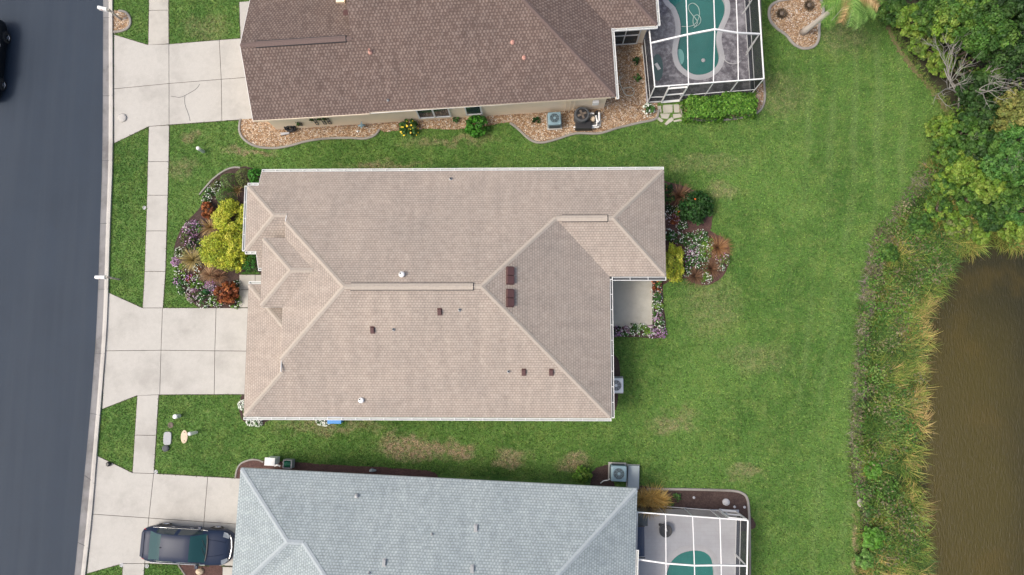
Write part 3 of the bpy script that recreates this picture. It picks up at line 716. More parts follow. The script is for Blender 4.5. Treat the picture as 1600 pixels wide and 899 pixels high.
# ================================================================== HOUSES
PT = .45; ZE = 2.75
def pn(nx, ny, off, base=ZE):
    """roof plane rising towards (nx, ny): z = base + PT*((x,y).n - off)"""
    return dict(n=(nx, ny), off=off, base=base)
def pz(pl, x, y): return pl['base']+PT*(x*pl['n'][0]+y*pl['n'][1]-pl['off'])
class Roof:
    def __init__(s, root, fr, m, mcap): s.root = root; s.fr = fr; s.m = m; s.mcap = mcap; s.mb = MB(); s.cmb = []
    def w(s, p, z=None):
        ox, oy, a = s.fr; c, n = math.cos(a), math.sin(a); x = ox+p[0]*c-p[1]*n; y = oy+p[0]*n+p[1]*c
        return (x, y) if z is None else (x, y, z)
    def face(s, pl, pts):
        t = (pl['n'][1], -pl['n'][0]); k = math.sqrt(1+PT*PT); P3 = []; UV = []
        for p in pts:
            P3.append(s.w(p, pz(pl, *p))); UV.append((p[0]*t[0]+p[1]*t[1]+50, (p[0]*pl['n'][0]+p[1]*pl['n'][1]-pl['off'])*k+50))
        a = sum(pts[i][0]*pts[(i+1) % len(pts)][1]-pts[(i+1) % len(pts)][0]*pts[i][1] for i in range(len(pts)))
        if a < 0: P3 = P3[::-1]; UV = UV[::-1]
        s.mb.face(P3, UV)
    def cap(s, a, b, pl1, pl2, wd=.115, name='ridge_cap'):
        """overlapping cap shingles along a hip or ridge"""
        a = Vector((*a, 0)); b = Vector((*b, 0)); d = b-a; L = d.length; d /= L; n = Vector((-d.y, d.x, 0)); mb = MB()
        if pz(pl1, *(a+n*.1)[:2]) > pz(pl2, *(a+n*.1)[:2]): pl1, pl2 = pl2, pl1
        k = max(1, int(L/.15))
        for i in range(k):
            p = a+d*(L*i/k); q = a+d*(L*(i+1)/k+.01); lift0 = .012; lift1 = .028
            r = []
            for pt, lf in ((p, lift0), (q, lift1)):
                for o, pl in ((wd, pl1), (0, pl1), (-wd, pl2)):
                    u = pt+n*o; r.append(s.w((u.x, u.y), pz(pl, u.x, u.y)+lf+(.01 if o == 0 else 0)))
            mb.poly(r, [(0, 1, 4, 3), (1, 2, 5, 4)])
        return mb.build(name, s.mcap, s.root)
    def ridge_vent(s, a, b, pl1, pl2, wd=.155):
        a = Vector((*a, 0)); b = Vector((*b, 0)); d = (b-a).normalized(); n = Vector((-d.y, d.x, 0)); mb = MB(); L = (b-a).length
        if pz(pl1, *(a+n*.1)[:2]) > pz(pl2, *(a+n*.1)[:2]): pl1, pl2 = pl2, pl1
        k = int(L/.16)
        for i in range(k):
            r = []
            for pt, lf in ((a+d*(L*i/k), .045), (a+d*(L*(i+1)/k+.01), .056)):
                for o, pl in ((wd, pl1), (0, pl1), (-wd, pl2)):
                    u = pt+n*o; r.append(s.w((u.x, u.y), pz(pl, u.x, u.y)+lf))
            mb.poly(r, [(0, 1, 4, 3), (1, 2, 5, 4)])
        o = mb.build('ridge_vent', s.mcap, s.root)
        sk = MB()
        for sg, pl in ((1, pl1), (-1, pl2)):
            A = a+n*(wd+.02)*sg; B = b+n*(wd+.02)*sg
            sk.bar(s.w((A.x, A.y), pz(pl, A.x, A.y)+.04), s.w((B.x, B.y), pz(pl, B.x, B.y)+.02), .03, .05)
        for e_ in (b,):
            for sg, pl in ((1, pl1), (-1, pl2)):
                A = e_+n*(wd+.02)*sg; sk.bar(s.w((A.x, A.y), pz(pl, A.x, A.y)+.03), s.w((e_.x, e_.y), pz(pl, e_.x, e_.y)+.04), .03, .05)
        sk.build('vent_slot', M['black'], o)
    def eave(s, a, b, z=ZE, gutter=True, wd=.125, fasc=.16, out=1, dark=False):
        """fascia and, outside it, an open gutter with hangers; outward is to the right of a->b"""
        A, B = Vector((*a, 0)), Vector((*b, 0)); d = (B-A).normalized(); n = Vector((d.y, -d.x, 0)); L = (B-A).length
        m_ = MB(); m_.bar(s.w((A+n*-.012)[:2], z-.02-fasc/2), s.w((B+n*-.012)[:2], z-.02-fasc/2), .024, fasc)
        m_.build('fascia', M['wall_peach'] if s.m == M['roof_brown'] else M['white'], s.root)
        if not gutter: return
        g = MB(); gi = MB(); o1 = .02; zt = z-.015
        def P_(o, z_): return s.w((A+n*o)[:2], z_), s.w((B+n*o)[:2], z_)
        g.bar(*P_(o1+.012, zt-.05), .022, .10); g.bar(*P_(o1+wd, zt-.05), .026, .11)
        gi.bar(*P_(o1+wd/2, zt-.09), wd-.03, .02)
        k = max(2, int(L/.72))
        for i in range(k+1):
            p = A+d*min(max(L*i/k, .02), L-.02); g.bar(s.w((p+n*.01)[:2], zt+.004), s.w((p+n*(o1+wd))[:2], zt+.004), .03, .008)
        for p in (A, B): g.bar(s.w((p+n*o1)[:2], zt-.05), s.w((p+n*(o1+wd))[:2], zt-.05), .012, .10)
        o = g.build('gutter', M['gutter'], s.root); gi.build('gutter_trough', M['pdark'] if dark else M['gutter_in'], o)  # dark option paints the gutter's inner shadow into the trough colour
    def done(s): return s.mb.build('roof', s.m, s.root)
    def walls(s, poly, z0, z1, m, name='wall'): return MB().prism([s.w(p) for p in poly], z0, z1).build(name, m, s.root)
    def soffit(s, poly, z): return MB().prism([s.w(p) for p in poly], z-.02, z).build('soffit', M['soffit'], s.root)

def on_roof(px, py, pl, fr=None):
    """height of the roof plane under a photo pixel"""
    z = 3.5
    for _ in range(30):
        x, y = P2(px, py, z)
        if fr: ox, oy, a = fr; dx, dy = x-ox, y-oy; u, v = dx*math.cos(a)+dy*math.sin(a), -dx*math.sin(a)+dy*math.cos(a)
        else: u, v = x, y
        z = pz(pl, u, v)
    return (x, y, z)
def pipe_vent(root, at, m, r=.045, h=.22, name='vent_pipe'):
    x, y, z = at
    f = MB().lathe((x, y, z-.04), [(r*2.6, 0), (r*2.2, .07), (r*1.3, .12)], 12).build('pipe_flashing', M['pgrey'] if m is not M['copper'] else M['copper'], root, smooth=False)
    MB().lathe((x, y, z), [(r, 0), (r, h), (r*.75, h+.001), (r*.72, h-.05)], 12).build(name, m, root)
def cap_vent(root, at, r=.15, h=.28):
    x, y, z = at
    o = MB().lathe((x, y, z-.06), [(r*.8, 0), (r*.72, h*.7), (r*1.15, h*.75), (r*1.1, h*.95), (r*.6, h*1.1)], 18).build('capped_vent', M['white'], root, smooth=True)
    MB().lathe((x-r*.45, y+r*.35, z-.06+h*1.0), [(r*.30, 0), (r*.30, .05)], 12).build('vent_opening', M['black'], o)
def box_vent(root, at, pl, sx, sy, m, h=.12, ang=0., two=False):
    x, y, z = at; nx, ny = pl['n']; a = math.atan2(ny, nx)+ang
    nrm = Vector((-PT*math.cos(a), -PT*math.sin(a), 1)).normalized(); t = Vector((-math.sin(a), math.cos(a), 0)); up = nrm.cross(t)*-1
    q = Matrix((t, up, nrm)).transposed()
    mb = MB()
    if two:
        for sg in (-1, 1): mb.box(Vector((x, y, z))+t*sg*sx*.26+nrm*h*.5, (sx*.48, sy, h), tilt=q)
        mb.box(Vector((x, y, z))+nrm*.012, (sx*1.12, sy*1.1, .02), tilt=q)
    else:
        mb.box(Vector((x, y, z))+nrm*h*.5, (sx, sy, h), tilt=q); mb.box(Vector((x, y, z))+nrm*.012-up*sy*.1, (sx*1.35, sy*1.5, .02), tilt=q)
    return mb.build('roof_vent', m, root, bevel=.008)

# ---------------------------------------------------------- the house in the middle
hc = thing('house', 'single-storey house with tan beige shingle roof and white gutters in the middle of the lawn', 'house', (-4.5, 3.4, 0))
R1 = Roof(hc, (0, 0, 0), M['roof_tan'], M['cap_tan'])
N, S_, E_, EW, NW, gN = 9.80, -3.02, 4.05, 6.95, -14.29, P2(390, 445, ZE)[1]
pN = pn(0, -1, -N); pS = pn(0, 1, S_); pE = pn(-1, 0, -E_); pWS = pn(0, 1, 4.18); pWE = pn(-1, 0, -EW)
pUW = pn(1, 0, -15.39); pGW = pn(1, 0, -14.76); pGN = pn(0, -1, -gN); pBS = pn(0, 1, 4.68)
pBW = pn(1, 0, -14.87, ZE+PT*(N-8.97))
ZP = 4.07; pPW = pn(1, 0, -13.60, ZP); pPN = pn(0, -1, -6.04, ZP); pPS = pn(0, 1, 2.52, ZP)
R1.face(pN, [(NW, 9.8), (-14.29, 8.97), (-14.87, 8.97), (-13.14, 7.24), (-12.46, 7.24), (-12.46, 6.87), (-8.98, 3.39), (-2.36, 3.39), (1.24, 6.99), (4.14, 6.99), (6.95, 9.8)])
R1.face(pBW, [(-14.87, 8.97), (-13.14, 7.24), (-14.87, 5.51)])
R1.face(pBS, [(-14.87, 5.51), (-13.14, 7.24), (-12.46, 7.24), (-12.46, 4.68), (-14.29, 4.68), (-14.29, 5.51)])
R1.face(pUW, [(-12.46, 6.87), (-12.46, -.09), (-8.98, 3.39)])
R1.face(pS, [(-14.76, -3.02), (4.05, -3.02), (-2.36, 3.39), (-8.98, 3.39), (-12.46, -.09), (-12.46, -.72)])
R1.face(pE, [(4.05, -3.02), (4.05, 4.18), (1.24, 6.99), (-2.36, 3.39)])
R1.face(pWS, [(4.05, 4.18), (6.95, 4.18), (4.14, 6.99), (1.24, 6.99)])
R1.face(pWE, [(6.95, 4.18), (6.95, 9.8), (4.14, 6.99)])
R1.face(pGW, [(-14.76, -3.02), (-12.46, -.72), (-12.46, gN-2.3), (-14.76, gN)])
R1.face(pGN, [(-14.76, gN), (-12.46, gN), (-12.46, gN-2.3)])
R1.face(pPW, [(-13.6, 6.04), (-11.84, 4.28), (-13.6, 2.52)])
R1.face(pPN, [(-13.6, 6.04), (-12.46, 6.04), (-10.70, 4.28), (-11.84, 4.28)])
R1.face(pPS, [(-13.6, 2.52), (-11.84, 4.28), (-10.70, 4.28), (-12.46, 2.52)])
R1.done()
for a, b, p, q in [((4.0, -2.97), (-2.36, 3.39), pS, pE), ((-8.98, 3.39), (-12.46, -.09), pUW, pS), ((-12.46, 6.87), (-8.98, 3.39), pN, pUW),
                   ((-14.72, -2.98), (-12.46, -.72), pGW, pS), ((6.9, 9.75), (4.14, 6.99), pN, pWE), ((6.9, 4.23), (4.14, 6.99), pWS, pWE),
                   ((-8.98, 3.39), (-2.36, 3.39), pN, pS), ((-2.36, 3.39), (1.24, 6.99), pN, pE), ((1.24, 6.99), (4.14, 6.99), pN, pWS),
                   ((-14.83, 8.93), (-13.14, 7.24), pN, pBW), ((-14.83, 5.55), (-13.14, 7.24), pBW, pBS), ((-13.14, 7.24), (-12.46, 7.24), pN, pBS),
                   ((-14.72, gN-.04), (-12.46, gN-2.3), pGN, pGW), ((-13.56, 6.0), (-11.84, 4.28), pPN, pPW), ((-13.56, 2.56), (-11.84, 4.28), pPS, pPW),
                   ((-11.84, 4.28), (-10.75, 4.28), pPN, pPS)]: R1.cap(a, b, p, q)
R1.ridge_vent((-8.65, 3.39), (-2.75, 3.39), pN, pS); R1.ridge_vent((1.55, 6.99), (3.85, 6.99), pN, pWS)
R1.eave((6.95, N), (NW, N)); R1.eave((NW, N), (NW, 9.72), gutter=False)
R1.eave((-14.87, 8.97), (-14.87, 5.51), pBW['base']); R1.eave((-14.29, 8.97), (-14.87, 8.97), pBW['base']); R1.eave((-14.87, 5.51), (-14.29, 5.51), pBW['base'])
R1.eave((-14.29, 4.68), (-13.3, 4.68)); R1.eave((-13.3, gN), (-14.76, gN))
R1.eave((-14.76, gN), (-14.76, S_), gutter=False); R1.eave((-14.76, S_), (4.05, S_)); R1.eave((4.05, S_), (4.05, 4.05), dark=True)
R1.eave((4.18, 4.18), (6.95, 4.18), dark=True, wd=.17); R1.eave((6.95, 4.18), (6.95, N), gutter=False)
R1.eave((-13.6, 6.04), (-13.6, 2.52), ZP, gutter=False); R1.eave((-12.46, 6.04), (-13.6, 6.04), ZP, gutter=False); R1.eave((-13.6, 2.52), (-12.46, 2.52), ZP, gutter=False)
R1.eave((-12.46, 6.87), (-12.46, 6.06), pz(pUW, -12.46, 0), gutter=False, fasc=.12); R1.eave((-12.46, 2.5), (-12.46, -.70), pz(pUW, -12.46, 0), gutter=False, fasc=.12)
for x_, y0, y1, pl in ((-14.30, 9.8, 8.99, pN), (-14.30, 4.70, 5.49, pBS)): MB().bar((x_, y0, pz(pl, x_, y0)-.09), (x_, y1, pz(pl, x_, y1)-.09), .024, .14).build('barge_board', M['white'], hc)
mb = MB().bar((-12.47, 7.24, pz(pN, 0, 7.24)-.02), (-12.47, 6.87, pz(pN, 0, 6.87)-.02), .03, .05); mb.build('barge_board', M['white'], hc)
R1.walls([(-13.9, 9.4), (6.55, 9.4), (6.55, 4.6), (3.65, 4.6), (3.65, -2.62), (-14.3, -2.62), (-14.3, gN-.5), (-12.1, gN-.5), (-12.1, 4.95), (-13.9, 4.95)], 0, 2.60, M['wall_cream'])
R1.walls([(-14.5, 8.6), (-13.8, 8.6), (-13.8, 5.9), (-14.5, 5.9)], 0, 2.95, M['wall_cream'])
R1.walls([(-12.30, 6.80), (-11.6, 6.1), (-11.6, .70), (-12.30, 0.)], 2.6, 3.93, M['wall_cream'])
R1.walls([(-13.35, 5.8), (-12.32, 5.8), (-12.32, 2.76), (-13.35, 2.76)], 2.9, 3.9, M['wall_cream'], 'portico')
R1.soffit([(-14.27, 9.78), (6.93, 9.78), (6.93, 4.2), (4.03, 4.2), (4.03, -3.0), (-14.74, -3.0), (-14.74, gN-.02), (-12.5, gN-.02), (-12.5, 4.7), (-14.27, 4.7)], 2.615)
R1.soffit([(-13.58, 6.02), (-12.3, 6.02), (-12.3, 2.54), (-13.58, 2.54)], 3.93)
for px, py, w2 in ((640, 0, 1.2), (0, 0, 0)):
    pass
for k, (x0, ww) in enumerate(((-9.6, 1.5), (-5.2, .9), (-1.6, 1.6))):      # south and north windows under the eaves
    for yy, sg in ((-2.62, -1), (9.4, 1)):
        f = MB(); f.box((x0, yy+sg*.02, 1.45), (ww, .05, 1.15)); fo = f.build('window', M['white'], hc)
        MB().box((x0-ww*.24, yy+sg*.05, 1.45), (ww*.42, .03, 1.0)).build('pane', M['glass'], fo); MB().box((x0+ww*.24, yy+sg*.05, 1.45), (ww*.42, .03, 1.0)).build('pane', M['glass'], fo)
gd = MB(); gd.box((-14.31, -.05, 1.1), (.05, 4.2, 2.15))
for k in range(4): gd.box((-14.35, -.05, .3+k*.53), (.04, 4.1, .46))
gd.build('garage_door', M['white'], hc)
sl_ = MB(); sl_.box((3.68, 2.6, 1.05), (.06, 2.6, 2.1)); so_ = sl_.build('sliding_door', M['white'], hc); MB().box((3.72, 2.6, 1.05), (.03, 2.4, 1.9)).build('pane', M['glass'], so_)
MB().box((-12.13, 3.55, 1.05), (.06, 1.0, 2.1)).build('door', M['darkbrown'], hc)
for px, py in ((796.5, 431.5), (796.5, 466.5)): box_vent(hc, on_roof(px, py, pE), pE, .80, .36, M['darkbrown'], .16, two=True)
for px, py in ((582, 515.5), (687, 487), (818.5, 581.5), (861.5, 581.5)): box_vent(hc, on_roof(px, py, pS), pS, .17, .26, M['darkbrown'], .13)
for px, py in ((615, 515.5), (718, 485), (794.5, 581)): pipe_vent(hc, on_roof(px, py, pS), M['pdark'], .035, .18)
pipe_vent(hc, on_roof(704, 280.5, pN), M['pdark'], .04, .2)
cap_vent(hc, on_roof(628.5, 430, pN), .13, .25); cap_vent(hc, on_roof(565, 626, pS), .13, .22)
for x0, y0 in ((-14.2, S_-.09), (3.9, S_-.09), (6.7, N+.09)): MB().tube([(x0, y0, 2.62), (x0, y0+(.35 if y0 < 0 else -.33), 2.35), (x0, y0+(.35 if y0 < 0 else -.33), .1)], .035, 8).build('downpipe', M['white'], hc)

# ---------------------------------------------------------- upper neighbour
hu = thing('house', 'house with dark brown mottled shingle roof and peach stucco side wall at the top', 'house', (-8.6, 17, 0))
fu = (-8.616, 13.032, math.radians(3.18)); R2 = Roof(hu, fu, M['roof_brown'], M['cap_brown'])
qS = pn(0, 1, 0); qGN = pn(0, -1, -6.88); qE = pn(-1, 0, -13.15); qWS = pn(0, 1, 3.79); qWE = pn(-1, 0, -15.62); VR = 6.9; VN = 13.8
qN = pn(0, -1, -VN)
R2.face(qS, [(-6.27, -.09), (0, -.09), (0, 0), (13.15, 0), (6.25, 6.9), (-.45, 6.9), (-.45, 3.44), (-6.27, 3.44)])
R2.face(qGN, [(-6.27, 3.44), (-.45, 3.44), (-.45, 6.88), (-6.27, 6.88)])
R2.face(qE, [(13.15, 0), (13.15, 3.79), (11.15, 5.79), (10.04, 6.9), (13.15, 10.01), (13.15, 13.8), (6.25, 6.9)])
R2.face(qN, [(13.15, 13.8), (-.45, 13.8), (-.45, 6.9), (6.25, 6.9)])
R2.face(qWS, [(13.15, 3.79), (15.62, 3.79), (12.51, 6.9), (10.04, 6.9)])
R2.face(pn(0, -1, -10.01), [(13.15, 10.01), (15.62, 10.01), (12.51, 6.9), (10.04, 6.9)])
R2.face(qWE, [(15.62, 3.79), (15.62, 10.01), (12.51, 6.9)])
R2.done()
for a, b, p, q in [((13.1, .05), (6.25, 6.9), qS, qE), ((6.25, 6.9), (-.45, 6.9), qS, qN), ((15.58, 3.83), (12.51, 6.9), qWS, qWE), ((-6.27, 3.44), (-.45, 3.44), qS, qGN)]: R2.cap(a, b, p, q)
R2.ridge_vent((-5.45, 3.44), (-.75, 3.44), qS, qGN)
R2.eave((-6.27, -.09), (0, -.09), gutter=False); R2.eave((0, 0), (12.9, 0), gutter=False); R2.eave((13.15, -.1), (13.15, 3.79)); R2.eave((13.15, 3.79), (15.62, 3.79)); R2.eave((15.62, 3.79), (15.62, 10.01))
for (u, v0), (u2, v1), pl in (((-6.28, -.09), (-6.28, 3.44), qS), ((-6.28, 6.88), (-6.28, 3.44), qGN)): MB().bar(R2.w((u, v0), pz(pl, u, v0)-.09), R2.w((u2, v1), pz(pl, u2, v1)-.09), .024, .15).build('barge_board', M['white'], hu)
mb = MB().bar(R2.w((-.46, 3.46), pz(qS, 0, 3.46)-.12), R2.w((-.46, 6.9), pz(qS, 0, 6.9)-.12), .03, .18); mb.build('barge_board', M['cap_brown'], hu)
vW = .45
R2.walls([(-5.95, .32), (12.8, .38), (12.8, 4.1), (15.25, 4.1), (15.25, 9.6), (12.8, 9.6), (12.8, 13.4), (-.1, 13.4), (-.1, 6.5), (-5.95, 6.5)], 0, 2.62, M['wall_peach'])
MB().poly([R2.w(p, z) for p, z in (((-.2, 3.6), 3.9), ((-.2, 6.9), 5.0), ((-.2, 6.9), 2.6), ((-.2, 3.6), 2.6))], [(0, 1, 2, 3)]).build('gable_wall', M['wall_peach'], hu)
R2.soffit([(-6.25, -.07), (13.13, .02), (13.13, 3.81), (15.6, 3.81), (15.6, 10.0), (13.13, 10), (13.13, 13.78), (-.4, 13.78), (-.4, 6.86), (-6.25, 6.86)], 2.63)
def south_window(u, z, ww, hh, panes=2):
    a = fu[2]; c = R2.w((u, .33), z); f = MB()
    for du, dz, sx, sz in ((0, hh/2, ww, .07), (0, -hh/2, ww+.1, .09), (-ww/2, 0, .07, hh), (ww/2, 0, .07, hh))+(((0, 0, .09, hh),) if panes == 2 else ()):
        f.box((c[0]+du*math.cos(a), c[1]+du*math.sin(a), z+dz), (sx, .14, sz), rot=a)
    fo = f.build('window', M['white'], hu); g = MB()
    for k in ((-.25, .25) if panes == 2 else (0,)): g = MB(); g.box((c[0]+k*ww*math.cos(a), c[1]+k*ww*math.sin(a), z), (ww/panes-.06, .06, hh-.05), rot=a); g.build('pane', M['glass'], fo)
def u_at(px, py, z): x, y = P2(px, py, z); dx, dy = x-fu[0], y-fu[1]; return dx*math.cos(fu[2])+dy*math.sin(fu[2])
south_window(u_at(678, 175, 1.0), 1.25, 1.75, 1.45); south_window(u_at(740, 171, 1.0), 1.25, .85, 1.3, 1)
mb = MB()   # sliding doors of the lanai beside the inner corner
for k in (0, 1): mb.box(R2.w((13.75+k*.75, 4.07), 1.25), (.7, .05, 2.3), rot=fu[2])
so_ = mb.build('sliding_door', M['glass'], hu)
mb = MB()
for z in (.15, 1.25, 2.4): mb.bar(R2.w((13.3, 4.03), z), R2.w((14.9, 4.03), z), .05, .05)
for u in (13.3, 14.1, 14.9): mb.bar(R2.w((u, 4.03), .12), R2.w((u, 4.03), 2.42), .05, .05)
mb.build('door_frame', M['white'], so_)
for px, py in ((578.5, 82),): cap = pipe_vent(hu, on_roof(px, py, qS, fu), M['copper'], .05, .32)
for px, py in ((801, 66.5), (819, 90.5)): pipe_vent(hu, on_roof(px, py, qS, fu), M['copper'], .05, .12)
pipe_vent(hu, on_roof(606, 157, qS, fu), M['pdark'], .03, .12)
x, y, z = on_roof(533, 3, qGN, fu); MB().box((x, y, z+.12), (.45, .28, .2), rot=fu[2]).build('gutter_end', M['wall_peach'], hu)
x, y, z = on_roof(534, 12, qGN, fu); MB().poly([R2.w((a_, b_), pz(qGN, a_, b_)+.012) for a_, b_ in ((-1.05, 5.05), (-.47, 5.05), (-.47, 5.5), (-1.05, 5.45))], [(0, 1, 2, 3)]).build('roof_flashing', M['darkbrown'], hu)
mb = MB(); c = R2.w((u_at(930.5, 160, 1.3), .27), 1.3); mb.box(c, (.34, .16, .42), rot=fu[2]); mb.build('meter_box', M['white'], hu, bevel=.02)
mb = MB()
for du in (0, .25, .5): p = R2.w((u_at(881, 163, 0)+du, .28), 0); mb.tube([(p[0], p[1], .1), (p[0], p[1], 1.6)], .02, 6)
mb.build('conduit', M['wall_peach'], hu)

# ---------------------------------------------------------- lower neighbour
hl = thing('house', 'house with pale blue-grey shingle roof at the bottom edge, beside the parked car', 'house', (-5, -12, 0))
fl = (-14.806, -5.601, math.radians(-2.546)); R3 = Roof(hl, fl, M['roof_grey'], M['cap_grey'])
lN = pn(0, -1, 0); lW = pn(1, 0, 0); lS1 = pn(0, 1, -6.28); lUW = pn(1, 0, .78); lE = pn(-1, 0, -20.13); VS = -13.0; lS = pn(0, 1, VS); vm = -6.5
R3.face(lN, [(0, 0), (3.14, -3.14), (3.92, -3.14), (7.28, -6.5), (13.63, -6.5), (20.13, 0)])
R3.face(lW, [(0, 0), (3.14, -3.14), (0, -6.28)])
R3.face(lS1, [(0, -6.28), (3.14, -3.14), (3.92, -3.14), (.78, -6.28)])
R3.face(lUW, [(3.92, -3.14), (.78, -6.28), (.78, -13), (7.28, -6.5)])
R3.face(lS, [(.78, -13), (20.13, -13), (13.63, -6.5), (7.28, -6.5)])
R3.face(lE, [(20.13, 0), (20.13, -13), (13.63, -6.5)])
R3.done()
for a, b, p, q in [((.05, -.05), (3.14, -3.14), lN, lW), ((0.05, -6.23), (3.14, -3.14), lW, lS1), ((3.14, -3.14), (3.92, -3.14), lN, lS1), ((3.92, -3.14), (7.28, -6.5), lN, lUW),
                   ((7.28, -6.5), (13.63, -6.5), lN, lS), ((20.08, -.05), (13.63, -6.5), lN, lE)]: R3.cap(a, b, p, q)
R3.eave((20.13, 0), (0, 0), gutter=False); R3.eave((0, 0), (0, -6.28), gutter=False); R3.eave((20.13, -3.0), (20.13, 0), gutter=False); R3.eave((20.13, -13), (20.13, -3.0))
R3.walls([(.45, -.5), (19.7, -.5), (19.7, -12.5), (1.2, -12.5), (1.2, -5.9), (.45, -5.9)], 0, 2.6, M['wall_grey'])
R3.soffit([(.02, -.02), (20.11, -.02), (20.11, -12.98), (.8, -12.98), (.8, -6.26), (.02, -6.26)], 2.615)
gd = MB()
for k in range(4): gd.box(R3.w((.42, -3.2), .3+k*.53), (.05, 4.4, .48), rot=fl[2])
gd.build('garage_door', M['white'], hl)
pipe_vent(hl, on_roof(557.5, 776, lN, fl), M['pvc'], .05, .25)
for px, py in ((743.5, 826.5), (600.5, 880.5), (738, 890.5)): box_vent(hl, on_roof(px, py, lN, fl), lN, .14, .25, M['pgrey'], .12)
for px, py in ((675, 835.5), (577, 896)): pipe_vent(hl, on_roof(px, py, lN, fl), M['pgrey'], .03, .16)

# ================================================================== POOLS AND SCREEN ENCLOSURES
from mathutils.geometry import tessellate_polygon
def pool(outline, deckpoly, mdeck, mwater, lab, dz=.055):
    ring = offset_poly(outline, .30); mb = MB()
    lp = [[Vector((*p, dz)) for p in deckpoly], [Vector((*p, dz)) for p in ring]]
    allv = [tuple(v) for l in lp for v in l]; tris = tessellate_polygon(lp)
    fs = []
    for t in tris:
        a, b_, c_ = [Vector(allv[k]) for k in t]; fs.append(tuple(t) if (b_-a).cross(c_-a).z > 0 else tuple(t)[::-1])
    mb.poly(allv, fs)
    n = len(deckpoly)
    for i in range(n): a, b_ = deckpoly[i], deckpoly[(i+1) % n]; mb.face([(*a, dz), (*b_, dz), (*b_, -.1), (*a, -.1)])
    tag(mb.build('pool_deck', mdeck), kind='structure')
    c = np.mean(np.array(outline), 0)
    t = thing('swimming_pool', lab, 'pool', (c[0], c[1], 0))
    V = [(*p, dz+.006) for p in ring]+[(*p, dz+.02) for p in offset_poly(outline, .15)]+[(*p, dz+.012) for p in outline]+[(*p, -.16) for p in outline]; k = len(ring)
    MB().poly(V, [(r*k+i, r*k+(i+1) % k, (r+1)*k+(i+1) % k, (r+1)*k+i) for r in range(3) for i in range(k)]).build('coping', M['coping'], t)
    V = [(*p, -.16) for p in outline]+[(*p, -1.5) for p in offset_poly(outline, -.15)]
    MB().poly(V, [(i, (i+1) % k, k+(i+1) % k, k+i) for i in range(k)]+[tuple(range(k, 2*k))]).build('basin', M['poolshell'], t)
    MB().face([(*p, -.09) for p in (outline if sum(outline[i][0]*outline[(i+1) % k][1]-outline[(i+1) % k][0]*outline[i][1] for i in range(k)) > 0 else outline[::-1])]).build('water', mwater, t)
    return t
def mat_deckA():
    t = NT('worn_cool_deck'); p = t.pos(); a = t.noise(p, .9, 6, .7); b_ = t.noise(p, 3.6, 6, .75); f = t.noise(p, 30, 3, .7)
    c = t.mix(t.val(a, .38, .66), (.115, .105, .12), (.30, .29, .31)); c = t.mix(t.val(b_, .48, .66, 0, .8), c, (.40, .39, .41))
    c = t.mix(t.val(b_, .46, .28, 0, .7), c, (.075, .065, .08)); c = t.mix(.6, c, t.ramp(f, [(.3, (.75,)*3), (.7, (1.2,)*3)]), 'MULTIPLY'); t.col(c); return t.set(Roughness=.9)
def mat_deckB():
    t = NT('grey_deck_pavers'); p = t.pos(); b_ = t.n('ShaderNodeTexBrick'); t.l(p, b_.inputs['Vector'])
    b_.inputs['Scale'].default_value = 1; b_.inputs['Brick Width'].default_value = .4; b_.inputs['Row Height'].default_value = .2; b_.inputs['Mortar Size'].default_value = .006
    b_.inputs['Color1'].default_value = (.50, .51, .53, 1); b_.inputs['Color2'].default_value = (.485, .495, .515, 1); b_.inputs['Mortar'].default_value = (.44, .44, .46, 1)
    c = t.mix(t.val(t.noise(p, 1.2, 5), .35, .7, 0, .5), b_.outputs['Color'], (.40, .395, .41)); t.col(c); return t.set(Roughness=.85)
M['deckA'] = mat_deckA(); M['deckB'] = mat_deckB()
EXCL += [PL([(1000,30),(1008,164),(1178,149),(1163,-105),(1002,-105)]), PL([(985,795),(1155,796),(1158,1010),(985,1010)])]
p1 = pool(POOL_A, PL([(1004,30),(1009.5,163),(1177,148),(1163,-105),(1002,-105)]), M['deckA'], M['pool_a'], 'green-water swimming pool with narrow waist in the worn dark deck at the top')
p2 = pool(POOL_B, PL([(985,795),(1154,797),(1158,1010),(985,1010)]), M['deckB'], M['pool_b'], 'teal swimming pool with rounded end in the pale grey deck at the bottom')
x, y, _ = P(1059, 90, -.1); MB().lathe((x+.12, y, -.12), [(.30, 0), (.30, .035)], 20, .8, 1.6).build('pool_step', M['poolshell'], p1)
x, y, _ = P(1099, 95, -.09); MB().lathe((x, y, -.1), [(.10, 0), (.12, .02), (.06, .035)], 14).build('pool_light', M['coping'], p1, smooth=True)

def enclosure(name_lab, pts, rails):
    t = thing('screen_enclosure', name_lab, 'screen enclosure', (pts[0][0], pts[0][1], 0)); return t
def beam(t, a, b, w_=.055, h_=.09, name='beam'): return MB().bar(a, b, w_*.78, h_*.8).build(name, M['white'], t)
def screen(t, pts, m='screen_wall', name='screen_panel'): return MB().face(pts).build(name, M[m], t)
# upper cage
zt = 2.35
TL, TR = P(1023.1, 136.5, zt), P(1193.3, 123.9, zt); BL, BR = P(1018.2, 68, zt), P(1186.5, 54, zt)
NL, NR = P(1014, 43, zt), P(1183, -12, zt); NR2 = P(1179, -100, zt); NL2 = P(1031, -100, zt)
S = [TL, P(1045.6, 136, zt), P(1075.6, 133.5, zt), P(1114.6, 129.7, zt), P(1153.5, 127, zt), TR]
Bm = [BL, P(1074, 55, 2.95), P(1116.8, 46.7, 3.35), P(1152.4, 52.3, 2.95), BR]
Tp = [P(1031, -100, 2.5), P(1068, -100, 2.95), P(1112, -100, 3.35), P(1146, -100, 2.95), NR2]
cg = thing('screen_enclosure', 'white framed screen enclosure with gabled roof over the green-water pool at the top', 'screen enclosure', (TL[0], TL[1], 0))
def down(p, z=.06): return (p[0], p[1], z)
for a, b_ in zip(S, S[1:]): pass
